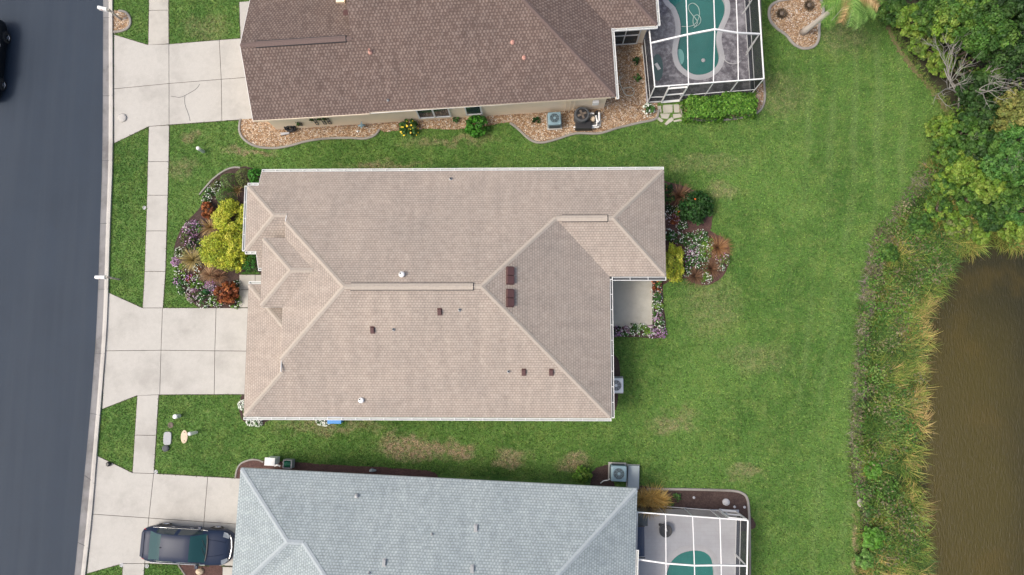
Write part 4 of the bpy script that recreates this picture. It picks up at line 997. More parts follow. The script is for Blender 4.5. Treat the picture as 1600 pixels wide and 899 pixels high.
beam(cg, TL, TR, .07, .10, 'eave_rail'); beam(cg, TL, NL, .07, .10, 'eave_rail'); beam(cg, TR, NR2, .07, .10, 'eave_rail')
for p in S: beam(cg, down(p), p, .06, .06, 'post')
for p in (BL, BR, NR, NR2): beam(cg, down(p), p, .06, .06, 'post')
beam(cg, down(TL, .1), down(TR, .1), .05, .06, 'base_rail'); beam(cg, down(TL, .1), down(NL, .1), .05, .06, 'base_rail'); beam(cg, down(TR, .1), down(NR2, .1), .05, .06, 'base_rail')
beam(cg, down(TL, .85), down(S[1], .85), .04, .05, 'chair_rail'); beam(cg, down(S[2], .85), down(TR, .85), .04, .05, 'chair_rail'); beam(cg, down(TR, .85), down(NR2, .85), .04, .05, 'chair_rail'); beam(cg, down(TL, .85), down(NL, .85), .04, .05, 'chair_rail')
for a, b_ in zip(Bm, Bm[1:]): beam(cg, a, b_, .10, .14, 'transverse_beam')
for k, (a, b_) in enumerate(zip(S[2:5], Bm[1:4])): beam(cg, a, b_, .055, .08, 'purlin'); beam(cg, b_, Tp[k+1], .055, .08, 'purlin')
beam(cg, BR, P(1165.7, 86.8, .35), .06, .06, 'brace'); beam(cg, NR, P(1160.5, 22, .35), .06, .06, 'brace')
# screens: walls and roof facets
screen(cg, [down(TL), down(TR), TR, TL]); screen(cg, [down(TL), TL, NL, down(NL)]); screen(cg, [down(TR), down(NR2), NR2, TR])
for a, b_, c_, d_ in ((TL, S[2], Bm[1], BL), (S[2], S[3], Bm[2], Bm[1]), (S[3], S[4], Bm[3], Bm[2]), (S[4], TR, BR, Bm[3])): screen(cg, [a, b_, c_, d_], 'screen_roof', 'roof_screen')
for k in range(4):
    if k == 0: screen(cg, [Bm[0], Bm[1], P(1069, -3, 2.95), P(1030, 30, 2.6), NL], 'screen_roof', 'roof_screen')
    else: screen(cg, [Bm[k], Bm[k+1], Tp[k+1], Tp[k]], 'screen_roof', 'roof_screen')
dr = MB(); A, B = Vector(down(S[1], .1)), Vector(down(S[2], .1)); B = A+(B-A)*.98
for q0, q1, w_ in ((A, A+Vector((0, 0, 2.05)), .09), (B, B+Vector((0, 0, 2.05)), .09), (A+Vector((0, 0, 2.05)), B+Vector((0, 0, 2.05)), .09), (A+Vector((0, 0, .04)), B+Vector((0, 0, .04)), .12), (A+Vector((0, 0, 1.1)), B+Vector((0, 0, 1.1)), .06)): dr.bar(q0+Vector((0, -.03, 0)), q1+Vector((0, -.03, 0)), w_, .05)
do = dr.build('door', M['white'], cg); MB().box(B+Vector((-.12, -.09, 1.0)), (.1, .05, .04)).build('handle', M['pgrey'], do)
# lower cage
zt = 2.05
QW, QE = P(995.9, 801, zt), P(1168.4, 813.8, zt)
T = [QW, P(1039.9, 805.2, zt), P(1082, 808, zt), P(1124.7, 810, zt), P(1138, 811, zt), QE]
Bb = [P(994.5, 874.2, zt+.25), P(1040.5, 880.8, zt+.4), P(1085, 884.3, zt+.5), P(1126.7, 883.7, zt+.35), P(1166.5, 884.8, zt)]
QS = P(1165, 1000, zt); Cc = [P(992, 1000, zt+.3), P(1041, 1000, zt+.4), P(1087, 1000, zt+.5), P(1128, 1000, zt+.35), QS]
ce = thing('screen_enclosure', 'low white framed screen enclosure with flat roof beside the grey roofed house', 'screen enclosure', (QW[0], QW[1], 0))
beam(ce, QW, QE, .07, .10, 'eave_rail'); beam(ce, QE, QS, .07, .10, 'eave_rail'); beam(ce, QW, Cc[0], .06, .09, 'eave_rail')
for p in T+[Bb[4], QS]: beam(ce, down(p), p, .06, .06, 'post')
beam(ce, down(QW, .1), down(QE, .1), .05, .06, 'base_rail'); beam(ce, down(QE, .1), down(QS, .1), .05, .06, 'base_rail'); beam(ce, down(QE, .85), down(QS, .85), .04, .05, 'chair_rail')
for a, b_ in zip(Bb, Bb[1:]): beam(ce, a, b_, .09, .12, 'transverse_beam')
for k in (1, 2, 3): beam(ce, T[k], Bb[k], .055, .08, 'purlin'); beam(ce, Bb[k], Cc[k], .055, .08, 'purlin')
beam(ce, Bb[4], P(1149, 866, .5), .06, .06, 'brace')
screen(ce, [down(QW), down(QE), QE, QW]); screen(ce, [down(QE), down(QS), QS, QE])
for k in range(4):
    TT = [T[0], T[1], T[2], T[3], T[5]]; screen(ce, [TT[k], TT[k+1], Bb[k+1], Bb[k]], 'screen_roof', 'roof_screen'); screen(ce, [Bb[k], Bb[k+1], Cc[k+1], Cc[k]], 'screen_roof', 'roof_screen')
dr = MB(); A, B = Vector(down(T[4], .1)), Vector(down(QE, .1)); A = A+(B-A)*.06; B = A+(B-A)*.94; u_ = Vector((0, 0, 1))
for q0, q1, w_ in ((A, A+u_*1.9, .08), (B, B+u_*1.9, .08), (A+u_*1.9, B+u_*1.9, .08), (A+u_*.05, B+u_*.05, .12), (A+u_*.95, B+u_*.95, .06)): dr.bar(q0+Vector((0, .03, 0)), q1+Vector((0, .03, 0)), w_, .05)
do = dr.build('door', M['white'], ce); MB().box(A+Vector((.12, .09, 1.0)), (.1, .05, .04)).build('handle', M['pgrey'], do)

# things on the decks
hose = [(1065,42),(1078,42),(1086,38),(1091,31),(1093,22),(1091,12),(1084,6),(1077,8),(1076,15),(1081,23),(1087,30),(1090,36),(1086,42),(1083,36),(1084,27),(1090,24),(1095,30),(1093,38),(1084,44)]
o = MB().tube([P(a, b_, -.06) for a, b_ in catmull(hose, 4, False)], .022, 6).build('pool_hose', plain('hose_pale', (.42, .55, .50), .5), None, smooth=True); tag(o, 'pale looped vacuum hose floating on the green-water pool', 'hose')
x, y, _ = P(1027, 107); o = MB().lathe((x, y, .056), [(.42, 0), (.42, .02)], 24, .75, 1.9).build('mat', plain('mat_green', (.05, .12, .12), .9)); tag(o, 'oval dark green mat on the worn pool deck', 'mat')
x, y, _ = P(1027, 106); o = MB().box((x, y, .12), (.18, .42, .06), rot=.5).build('skimmer_brush', M['pvc'], bevel=.015); tag(o, 'small white pool brush lying on the oval green mat', 'brush')
x, y, _ = P(1145, 92); o = MB().tube([(x+.5*math.cos(a), y+.35*math.sin(a), .075) for a in np.linspace(2.6, 5.8, 14)], .03, 6).build('hose', M['coping'], None, smooth=True); tag(o, 'short curved white hose on the deck beside the brace', 'hose')
x, y, _ = P(1040, 830, .4); t = thing('fire_pit', 'round dark fire pit table on the pale grey deck', 'fire pit', (x, y, .055))
MB().lathe((x, y, .06), [(.26, 0), (.30, .08), (.24, .12), (.27, .32), (.31, .36), (.31, .40), (.2, .38)], 24).build('bowl', M['black'], t, smooth=False)
MB().tube([(x+.33*math.cos(a), y+.33*math.sin(a), .43) for a in np.linspace(0, 2*PI, 25)], .02, 6).build('rim', M['pdark'], t, smooth=True)
MB().box((x+.02, y+.05, .46), (.10, .16, .03), rot=.3).build('lid_handle', M['pgrey'], t)
x, y, _ = P(1030.5, 820); o = MB().lathe((x, y, .056), [(.07, 0), (.07, .12), (.05, .16)], 12).build('candle_pot', M['black']); tag(o, 'tiny black pot on the grey deck just above the fire pit', 'pot')
x, y, _ = P(1004, 813, .05); o = MB().box((x, y, .065), (.55, .62, .02), rot=-.04).build('doormat', plain('mat_grey', (.10, .13, .14), .95), bevel=.006); tag(o, 'grey doormat on the deck near the corner of the lower screen', 'doormat')
x, y, _ = P(999, 848, .6); t = thing('deck_bench', 'navy blue cushioned bench half hidden under the grey roof edge', 'bench', (x, y, .056))
MB().box((x, y, .34), (.6, 1.55, .14)).build('seat', M['navy'], t, bevel=.04); MB().box((x-.3, y, .62), (.14, 1.55, .5)).build('backrest', M['navy'], t, bevel=.04)
for sx in (-.24, .24):
    for sy in (-.7, .7): MB().box((x+sx, y+sy, .165), (.05, .05, .21)).build('leg', M['black'], t)
for sy in (-.8, .8): MB().bar((x-.3, y+sy, .56), (x+.3, y+sy, .56), .05, .04).build('armrest', M['black'], t)

# ================================================================== VEHICLES
def car_proto(label, paint, glassm, loc, rz, group=None):
    t = thing('parked_car', label, 'car', loc, rz, group)
    # stations: x, half width, sill z, belt z, roof half width, roof-edge z, crown z
    st = [(-2.45,.46,.42,.60,.40,.64,.66),(-2.40,.63,.32,.74,.54,.84,.87),(-2.28,.77,.26,.84,.64,.98,1.01),(-2.05,.86,.24,.90,.70,1.05,1.08),(-1.80,.905,.23,.93,.75,1.08,1.12),
          (-1.45,.915,.22,.95,.69,1.22,1.27),(-1.08,.92,.21,.95,.665,1.36,1.41),(-.6,.92,.21,.94,.66,1.40,1.465),(0,.92,.21,.93,.665,1.40,1.47),(.48,.92,.21,.92,.68,1.36,1.425),
          (.85,.92,.22,.91,.71,1.19,1.25),(1.22,.92,.22,.90,.76,1.01,1.05),(1.6,.915,.23,.86,.77,.93,.985),(2.0,.89,.24,.78,.75,.85,.90),(2.25,.79,.25,.68,.64,.77,.81),(2.40,.62,.28,.58,.47,.64,.67),(2.46,.42,.36,.48,.32,.52,.54)]
    xs = np.array([s[0] for s in st]); A = np.array(st)
    q = np.linspace(0, len(st)-1, (len(st)-1)*3+1); D = []
    pts = catmull([tuple(r) for r in A], 3, False); D = np.array(pts)
    prof = lambda r: [(r[1]*.90, r[2]-.02), (r[1]*.97, r[2]+.10), (r[1], r[2]*.45+r[3]*.55), (r[1]*.985, r[3]), (r[1]*.955, r[3]+.02), (r[4]+.02, r[5]), (r[4]-.02, r[5]+.02), (r[4]*.62, r[6]-.012), (0, r[6])]
    rows = []
    for r in D:
        h = prof(r); full = [(r[0], -y_, z_) for y_, z_ in h]+[(r[0], y_, z_) for y_, z_ in h[:-1][::-1]]; rows.append(full)
    nP = len(rows[0]); V = [p for rr in rows for p in rr]; body = []; ws = []; rg = []; sdg = []
    for i in range(len(rows)-1):
        xm = (D[i][0]+D[i+1][0])/2
        for k in range(nP-1):
            f = (i*nP+k, i*nP+k+1, (i+1)*nP+k+1, (i+1)*nP+k); kk = min(k, nP-2-k)
            if kk >= 6 and .52 < xm < 1.18: ws.append(f)
            elif kk >= 6 and -1.78 < xm < -1.12: rg.append(f)
            elif kk == 4 and -1.5 < xm < .95 and abs(xm+.33) > .06: sdg.append(f)
            else: body.append(f)
    body.append(tuple(range(nP))[::-1]); body.append(tuple((len(rows)-1)*nP+k for k in range(nP)))
    # wheel arches: dark discs set into the side, wheels in front of them
    def sub(fs):
        u = sorted({k for f in fs for k in f}); m_ = {k: j for j, k in enumerate(u)}; return [V[k] for k in u], [tuple(m_[k] for k in f) for f in fs]
    b = MB(); b.poly(*sub(body)); ob = b.build('body', paint, t, True, True)
    MB().poly(*sub(ws)).build('windshield', glassm, t, True, True); MB().poly(*sub(rg)).build('rear_window', glassm, t, True, True)
    for sg in (-1, 1):
        fs = [f for f in sdg if V[f[0]][1]*sg > 0]; MB().poly(*sub(fs)).build('side_window', M['glass'], t, True, True)
        MB().tube([(x_, sg*y_, z_) for x_, y_, z_ in ((-1.75,.90,.975),(-1.2,.91,.975),(-.5,.905,.965),(.3,.905,.955),(.9,.90,.94),(1.2,.88,.95))], .016, 5).build('window_trim', M['chrome'], t, True)
        mb = MB().box((.78, sg*1.0, .98), (.16, .20, .12)); mo = mb.build('mirror', paint, t, True, False, .03)
        MB().box((.69, sg*1.01, .98), (.012, .16, .09)).build('mirror_glass', M['glass'], mo, True)
        for hx in (-.75, .25): MB().box((hx, sg*.925, .80), (.17, .025, .03)).build('door_handle', M['chrome'], t, True, False, .006)
        hd = [(2.02,sg*.60,.872),(2.02,sg*.83,.80),(2.2,sg*.78,.755),(2.335,sg*.62,.725),(2.30,sg*.50,.762)]
        MB().poly([(a,b_,c_+.055) for a,b_,c_ in hd]+[(a-.04,b_,c_-.06) for a,b_,c_ in hd], [(0,1,2,3,4),(0,5,6,1),(1,6,7,2),(2,7,8,3),(3,8,9,4),(4,9,5,0)]).build('headlight', M['lamp'], t, True)
        tl = [(-2.26,sg*.52,.97),(-2.10,sg*.76,.97),(-2.24,sg*.78,.86),(-2.34,sg*.68,.80),(-2.40,sg*.52,.80)]
        MB().poly([(a-.012,b_*1.01,c_+.01) for a,b_,c_ in tl]+[(a+.05,b_*.96,c_-.03) for a,b_,c_ in tl], [(0,1,2,3,4),(0,5,6,1),(1,6,7,2),(2,7,8,3),(3,8,9,4),(4,9,5,0)]).build('taillight', M['redlamp'], t, True)
        for wx in (-1.42, 1.42):
            pr = [(.18, -.11), (.31, -.11), (.335, -.07), (.335, .07), (.31, .11), (.20, .115)]
            tv = MB(); nn = 24; Vt = []
            for r_, o_ in pr:
                for k in range(nn): Vt.append((wx+r_*math.cos(2*PI*k/nn), sg*(.82+o_), .335+r_*math.sin(2*PI*k/nn)))
            Ft = [(i*nn+k, i*nn+(k+1) % nn, (i+1)*nn+(k+1) % nn, (i+1)*nn+k) for i in range(len(pr)-1) for k in range(nn)]
            wo = tv.poly(Vt, Ft).build('wheel', M['rubber'], t, True, True)
            rm = MB()
            for k in range(5):
                a = 2*PI*k/5; rm.bar((wx, sg*.915, .335), (wx+.21*math.cos(a), sg*.905, .335+.21*math.sin(a)), .02, .055)
            Vr = [(wx+r_*math.cos(2*PI*k/nn), sg*y_, .335+r_*math.sin(2*PI*k/nn)) for r_, y_ in ((.225, .90), (.20, .925), (.19, .90)) for k in range(nn)]
            rm.poly(Vr, [(i*nn+k, i*nn+(k+1) % nn, (i+1)*nn+(k+1) % nn, (i+1)*nn+k) for i in range(2) for k in range(nn)]); rm.build('rim', M['chrome'], wo, True)
            Va = [(wx, sg*.93, .36)]+[(wx+.375*math.cos(2*PI*k/nn), sg*.921, .36+.375*math.sin(2*PI*k/nn)) for k in range(nn)]
            MB().poly([(a_, b_*.998, c_) for a_, b_, c_ in Va], [(0, 1+k, 1+(k+1) % nn) for k in range(nn) if .36+.375*math.sin(2*PI*(k+.5)/nn) > .27]).build('wheel_arch', M['black'], t, True)
    MB().tube([(2.30, -.66, .70), (2.40, -.45, .71), (2.45, 0, .71), (2.40, .45, .71), (2.30, .66, .70)], .022, 6).build('grille_bar', M['chrome'], t, True)
    MB().poly([(2.44,-.45,.57),(2.482,0,.58),(2.44,.45,.57),(2.45,.45,.36),(2.49,0,.36),(2.45,-.45,.36)], [(0,1,4,5),(1,2,3,4)]).build('grille', M['black'], t, True)
    MB().poly([(-2.13,-.66,1.085),(-2.13,.66,1.085),(-2.30,.62,1.045),(-2.30,-.62,1.045)], [(0,1,2,3)]).build('boot_lid', paint, t, True)
    for y0, y1 in ((-.34, -.30), (.34, .30)): MB().tube([(1.28, y0*1.3, 1.035), (1.7, y0*1.15, .968), (2.15, y1, .872)], .012, 5).build('bonnet_crease', paint, t, True)
    mb = MB().tube([(1.22, -.66, 1.04), (1.27, -.3, 1.06), (1.28, 0, 1.065), (1.27, .3, 1.06), (1.22, .66, 1.04)], .03, 6); mb.build('cowl', M['black'], t, True)
    MB().poly([(-.98, -.03, 1.425), (-.98, .03, 1.425), (-1.12, 0, 1.40), (-1.06, 0, 1.485)], [(0,1,3),(1,2,3),(2,0,3)]).build('antenna', M['black'], t, True)
    for sy in (-.38, .02): MB().tube([(1.20, sy, 1.075), (1.02, sy+.42, 1.155)], .010, 4).build('wiper', M['black'], t, True)
    return t
def paintm(name, c, rough=.40):
    t = NT(name); t.col(c); t.b.inputs['Specular IOR Level'].default_value = .26; return t.set(Roughness=rough)
M['chrome'] = NT('chrome').set(Metallic=.9, Roughness=.22); M['lamp'] = plain('lamp_glass', (.30, .33, .35), .15, .3)
M['redlamp'] = plain('red_lamp', (.42, .02, .02), .2); M['carpaint'] = paintm('paint_slate_blue', (.014, .024, .052)); M['carpaint2'] = paintm('paint_black', (.008, .010, .013))
gt = NT('car_glass'); gt.col((.012, .055, .058)); M['carglass'] = gt.set(Roughness=.10)
x, y, _ = P(292.5, 852, .65); car_proto('dark slate blue sedan parked nose-in on the lower driveway', M['carpaint'], M['carglass'], (x, y, .03), math.radians(-3.0))
x, y, _ = P(-24, 92, .7); car_proto('black car at the left edge of the street with only its flank showing', M['carpaint2'], M['glass'], (x, y, .012), math.radians(-91))

# ================================================================== STREET FURNITURE AND UTILITIES
def mailbox(bx, by, label, ang, hgt=1.05):
    x, y = P2(bx, by); t = thing('mailbox', label, 'mailbox', (x, y, 0)); d = Vector((math.cos(ang), math.sin(ang), 0)); c = Vector((x, y, 0))
    MB().bar(c+Vector((0, 0, -.05)), c+Vector((0, 0, hgt+.2)), .09, .09).build('post', M['palmtrunk'], t, bevel=.01)
    MB().bar(c-d*.12+Vector((0, 0, hgt-.08)), c+d*.62+Vector((0, 0, hgt-.08)), .08, .07).build('arm', M['palmtrunk'], t)
    b = MB(); n = 10; q = Vector((-d.y, d.x, 0)); V = []
    for s_ in (.12, .66):
        for k in range(n+1): a = PI*k/n; V.append(c+d*s_+q*(.10*math.cos(a))+Vector((0, 0, hgt+.12+.10*math.sin(a))))
        V += [c+d*s_-q*.10+Vector((0, 0, hgt-.03)), c+d*s_+q*.10+Vector((0, 0, hgt-.03))]
    k = n+3; b.poly(V, [(i, (i+1) % k, k+(i+1) % k, k+i) for i in range(k)]+[tuple(range(k))[::-1], tuple(range(k, 2*k))])
    bo = b.build('box', M['white'], t); MB().bar(c+d*.665+Vector((0, 0, hgt)), c+d*.68+Vector((0, 0, hgt+.12)), .14, .01).build('door', M['gutter'], bo)
    MB().box(c+d*.4+q*.115+Vector((0, 0, hgt+.16)), (.03, .01, .14), rot=ang).build('flag', M['redlamp'], t)
mailbox(187, 437.5, 'white mailbox on a post over the kerb beside the middle driveway apron', PI)
mailbox(189, 31.5, 'white mailbox standing in the small gravel circle at the top kerb', PI-.25)
def pedestal(px, py, h, r, label, m='ppole'):
    x, y = P2(px, py); t = thing('utility_pedestal', label, 'utility post', (x, y, 0))
    MB().lathe((x, y, 0), [(r, -.02), (r, h*.72)], 14).build('post', M[m], t, smooth=False); MB().lathe((x, y, h*.70), [(r*1.12, 0), (r*1.15, h*.24), (r*.7, h*.30)], 14).build('cap', M['white'], t)
pedestal(318, 237.8, .75, .09, 'pale green utility post leaning alone in the grass below the upper driveway')
pedestal(280.5, 650.5, .55, .11, 'pale green stub post in the grass below the middle driveway')
pedestal(307, 676.2, .85, .09, 'tall white utility post at the end of the cream ground pad', 'pvc')
x, y = P2(288.5, 683); t = thing('ground_box', 'oval cream utility pad in the lawn with small dark bolts', 'utility pad', (x, y, 0))
MB().lathe((x, y, 0), [(.18, -.02), (.19, .05), (.16, .065)], 20, 1, 1.9).build('lid', M['cream'], t)
for dy in (-.22, .24): MB().lathe((x+.02, y+dy, .06), [(.03, 0), (.025, .02)], 8).build('bolt', M['darkbrown'], t)
x, y = P2(262.5, 685.5); t = thing('ground_box', 'long grey rounded utility lid with a dark block at its lower end', 'utility lid', (x, y, 0))
pts = [(x+.22*math.copysign(abs(math.cos(a))**.5, math.cos(a)), y+.36*math.copysign(abs(math.sin(a))**.5, math.sin(a))) for a in np.linspace(0, 2*PI, 25)[:-1]]
MB().prism(pts, -.02, .09).build('lid', M['pgrey'], t, bevel=.015)
x2, y2 = P2(260, 701); MB().lathe((x2, y2, 0), [(.18, -.02), (.19, .12), (.12, .16)], 12, 1, .95).build('meter_cap', M['pdark'], t)
x, y = P2(267, 665); o = MB().lathe((x, y, 0), [(.16, -.02), (.16, .03), (.11, .045), (.10, .03)], 18).build('valve_cover', M['bark']); tag(o, 'small round brown valve cover in the grass above the grey lid', 'valve cover')
x, y = P2(192, 185.5); t = thing('lid', 'pale round domed cap with two dark holes on the upper driveway apron', 'round cap', (x, y, .03))
MB().lathe((x, y, .03), [(.25, 0), (.26, .05), (.22, .085), (.12, .10), (.02, .105)], 26).build('dome', M['kerb'], t, smooth=True)
for dx, dy in ((.03, .08), (.06, -.06)): MB().lathe((x+dx, y+dy, .118), [(.035, 0), (.03, .012)], 10).build('hole', M['black'], t)
x, y = P2(171.3, 725.5); t = thing('path_light', 'small black object at the grass corner of the lower driveway apron', 'ground light', (x, y, .03))
MB().lathe((x, y, .03), [(.12, 0), (.13, .12), (.07, .19)], 12).build('shade', M['black'], t); MB().tube([(x+.05, y-.02, .06), (x+.18, y+.05, .06), (x+.24, y+.02, .05)], .025, 6).build('cable', M['black'], t)
for px, py, lab in ((190.5, 883.5, 'tiny pale ring sprinkler at the left corner of the lowest grass strip'), (230, 885, 'tiny pale ring sprinkler below the parked car on the grass corner'), (244, 738, 'small ring sprinkler at the grass corner above the lower driveway'), (226, 325.5, 'pale worn sprinkler ring on the verge beside the pavement')):
    x, y = P2(px, py); o = MB().lathe((x, y, 0), [(.10, 0), (.11, .035), (.08, .045), (.06, .02)], 14).build('sprinkler_ring', M['coping']); tag(o, lab, 'sprinkler')

def ac_unit(px, py, s_, h, label, m, pad=True, rot=0., fan=M['acdark'], top_px=True):
    x, y, _ = P(px, py, h if top_px else 0); t = thing('air_conditioner', label, 'air conditioner', (x, y, .01), rot)
    if pad: MB().box((0, 0, .04), (s_*1.16, s_*1.16, .09)).build('pad', M['kerb'], t, True)
    b = MB().box((0, 0, h/2+.06), (s_, s_, h-.10)).build('cabinet', m, t, True, bevel=.06)
    lv = MB()
    for k in range(7):
        for sg in (-1, 1): lv.box((0, sg*(s_/2+.004), .18+k*(h-.28)/7), (s_*.86, .02, .03)); lv.box((sg*(s_/2+.004), 0, .18+k*(h-.28)/7), (.02, s_*.86, .03))
    lv.build('louvres', M['acdark'], b, True)
    MB().lathe((0, 0, h+.01), [(s_*.43, 0), (s_*.42, .035), (s_*.36, .035), (s_*.36, .005)], 28).build('fan_ring', m, t, True)
    fr = MB().lathe((0, 0, h+.018), [(s_*.355, 0), (s_*.355, .006)], 24).build('fan_well', M['black'], t, True)
    g = MB()
    for r_ in (.10, .17, .24, .31): g.tube([(s_*r_*1.05*math.cos(a), s_*r_*1.05*math.sin(a), h+.045) for a in np.linspace(0, 2*PI, 21)], .008, 4)
    for k in range(8): g.bar((0, 0, h+.05), (s_*.37*math.cos(k*PI/4), s_*.37*math.sin(k*PI/4), h+.045), .01, .01)
    g.build('fan_guard', m, t, True); MB().lathe((0, 0, h+.03), [(s_*.09, 0), (s_*.08, .03)], 14).build('hub', m, fr, True)
    return t
ac_unit(962.5, 603, .80, .72, 'white square air conditioner against the east wall of the tan roofed house', M['white'])
ac_unit(866.5, 185.5, .74, .75, 'blue-grey air conditioner on the gravel left of the pool heater', M['acblue'], rot=math.radians(3))
tA = ac_unit(967, 741, .82, .85, 'round-topped grey-green air conditioner beside the flat generator pad above the grey roof', M['acblue'], rot=math.radians(-2))
x, y, _ = P(990, 744, .3); t = thing('equipment_pad', 'flat grey pad cover right of the round-topped air conditioner', 'pad', (x, y, 0), math.radians(-2.5))
MB().box((0, -.1, .14), (.62, 1.25, .30)).build('cover', M['acgrey'], t, True, bevel=.04); MB().box((0, -.1, .02), (.70, 1.32, .06)).build('base', M['kerb'], t, True)
x, y = P2(945, 742); o = MB().tube([P(938, 756, .08), P(943, 752, .12), P(950, 751, .15), P(955, 747, .3)], .03, 6).build('refrigerant_pipe', M['pvc'], None, smooth=True); tag(o, 'thin pale pipe running to the air conditioner above the grey roof', 'pipe')
# pool equipment of the upper house
x, y, _ = P(911, 188, .5); t = thing('pool_heater', 'dark round fan pool heater with black box base on the gravel', 'pool heater', (x, y, .02))
MB().lathe((x-.08, y+.22, .02), [(.42, 0), (.44, .75), (.40, .82), (.32, .82), (.31, .74)], 26).build('drum', M['pdark'], t); MB().lathe((x-.08, y+.22, .78), [(.32, 0), (.31, .01)], 24).build('fan_well', M['black'], t)
for k in range(4): MB().box((x-.08+.14*math.cos(k*PI/2+.4), y+.22+.14*math.sin(k*PI/2+.4), .82), (.24, .12, .01), rot=k*PI/2+.4).build('fan_blade', M['bark'], t)
MB().box((x+.03, y-.27, .26), (.92, .46, .48)).build('base_box', M['black'], t, bevel=.05)
x, y, _ = P(929, 186, .3); t = thing('pool_pump', 'pool pump with beige strainer and white pipes beside the drum heater', 'pool pump', (x, y, .02))
MB().lathe((x-.10, y-.04, .03), [(.14, 0), (.15, .35), (.10, .46), (.05, .48)], 16).build('strainer', M['cream'], t, smooth=True); MB().tube([(x+.12, y-.25, .22), (x+.18, y+.22, .22)], .11, 12).build('motor', M['pdark'], t)
MB().box((x+.0, y+.0, .03), (.75, .75, .05)).build('pad', M['kerb'], t)
pw = [(896,199.5,.3),(916,198.5,.3),(932,197,.3),(933,190,.3),(931,181,.35)]
MB().tube([P(*p) for p in pw], .05, 8).build('pipe', M['pvc'], t); MB().tube([P(899, 203, .2), P(920, 201, .2), P(936, 199, .2)], .045, 8).build('pipe', M['pvc'], t)
MB().tube([P(914, 180, .5), P(921, 177.5, .55), P(928, 178, .5)], .04, 8).build('pipe', M['pvc'], t); MB().tube([P(936, 176, .5), P(936.5, 189, .4), P(932, 193, .3)], .05, 8).build('pipe', M['pvc'], t)
MB().lathe((x+.12, y+.30, .1), [(.09, 0), (.09, .42), (.05, .46)], 12).build('valve', M['black'], t)
# hose wheel, wall planters, bird, lamps on the gravel by the upper house
x, y, _ = P(452, 199, .45); t = thing('hose_reel', 'black hose reel on the pale gravel by the peach wall', 'hose reel', (x, y, .02))
for r_, k in ((.30, 0), (.24, .05), (.18, -.04)): MB().tube([(x+r_*math.cos(a), y+.55*r_*math.sin(a)+k, .36+.75*r_*math.sin(a)) for a in np.linspace(0, 2*PI, 21)], .05, 6).build('hose_coil', M['black'], t, smooth=True)
for sg in (-1, 1): MB().bar((x+sg*.22, y-.1, .02), (x+sg*.05, y, .4), .04).build('leg', M['black'], t)
x, y, _ = P(446, 210, .1); o = MB().tube([(x-.25, y, .08), (x, y+.03, .1), (x+.22, y+.06, .09)], [.09, .07, .05], 8).build('garden_rock', M['coping']); tag(o, 'white stone lying in the gravel below the black hose reel', 'stone')
x, y = P2(559, 206.5); o = MB().lathe((x, y, .01), [(.06, 0), (.06, .08), (.02, .11)], 10).build('ground_lamp', M['white']); tag(o, 'tiny white ground lamp near the blue garden bird', 'lamp')
x, y, _ = P(565, 197.5, .3); t = thing('garden_ornament', 'blue-grey metal bird ornament on the gravel beside the peach wall', 'ornament', (x, y, .02))
MB().tube([(x-.2, y, .34), (x, y, .40), (x+.24, y+.02, .36)], [.03, .10, .02], 8).build('body', M['acblue'], t, smooth=True)
for sg in (-1, 1): MB().poly([(x-.06, y, .42), (x+.1, y, .42), (x+.02, y+sg*.24, .46)], [(0, 1, 2)]).build('wing', M['acblue'], t)
MB().tube([(x, y, .02), (x, y, .34)], .012, 6).build('stake', M['black'], t)
for k, (px, py) in enumerate(((467, 190.5), (493, 189), (505, 187.5), (513, 186.8))):
    u = u_at(px, py, .9); t = thing('wall_planter', ['short iron wall planter nearest the hose reel', 'tall iron scrollwork planter left of two on the peach wall', 'iron scrollwork planter in the middle of the peach wall', 'iron scrollwork planter right of the others on the peach wall'][k], 'wall planter', (*R2.w((u, .30)), .5), fu[2], 'iron planters on the peach wall')
    hh = 1.3 if k else .5
    f = MB()
    for dx in (-.07, .07): f.bar((dx, 0, 0), (dx+.1, -.03, hh), .03)
    for q in range(4): f.bar((-.07+.025*q, 0, hh*q/3.2), (.07+.025*q, -.02, hh*q/3.2), .03)
    f.build('scrollwork', M['pdark'], t, True)
    o = MB().lathe((.0, -.10, hh*.8), [(.07, 0), (.10, .12)], 10).build('pot', M['darkbrown'], t, True)
    g_ = leaf_geo(np.array([0, -.10, hh*.8+.16])+rng.normal(0, .06, (60, 3)), unit(rng.normal(size=(60, 3))), .08, .05, pick(MID, 60)); fast_mesh('leaves', *g_, M['leaf'], None).parent = t
# boxes along the lower house
x, y, _ = P(422, 722, .8); t = thing('meter_cabinet', 'white electrical cabinet standing in the mulch above the grey roof corner', 'cabinet', (x, y, 0), math.radians(-3))
MB().box((0, 0, .42), (.52, .38, .80)).build('cabinet_body', M['white'], t, True, bevel=.04); MB().box((0, 0, .84), (.56, .42, .04)).build('lid', M['gutter'], t, True, bevel=.01)
o = MB().tube([P(429, 728.5, .25), P(434, 727.5, .3), P(438, 729, .25)], .05, 8).build('white_pipe', M['pvc']); tag(o, 'short white bent pipe between the cabinet and the green hose box', 'pipe')
x, y, _ = P(449, 726, .5); t = thing('hose_box', 'open grey hose box holding a green garden hose above the grey roof', 'hose box', (x, y, 0), math.radians(-3))
for c_, s3 in (((0, 0, .05), (.48, .44, .06)), ((-.22, 0, .28), (.04, .44, .5)), ((.22, 0, .28), (.06, .44, .5)), ((0, .21, .28), (.48, .03, .5)), ((0, -.21, .28), (.48, .03, .5))): MB().box(c_, s3).build('box_side', M['pgrey'], t, True)
for k in range(6): MB().tube([(-.15+k*.055+.0*a, .15*math.cos(a), .36+.14*math.sin(a)) for a in np.linspace(0, 2*PI, 13)], .028, 6).build('hose_coil', M['green'], t, True, True)
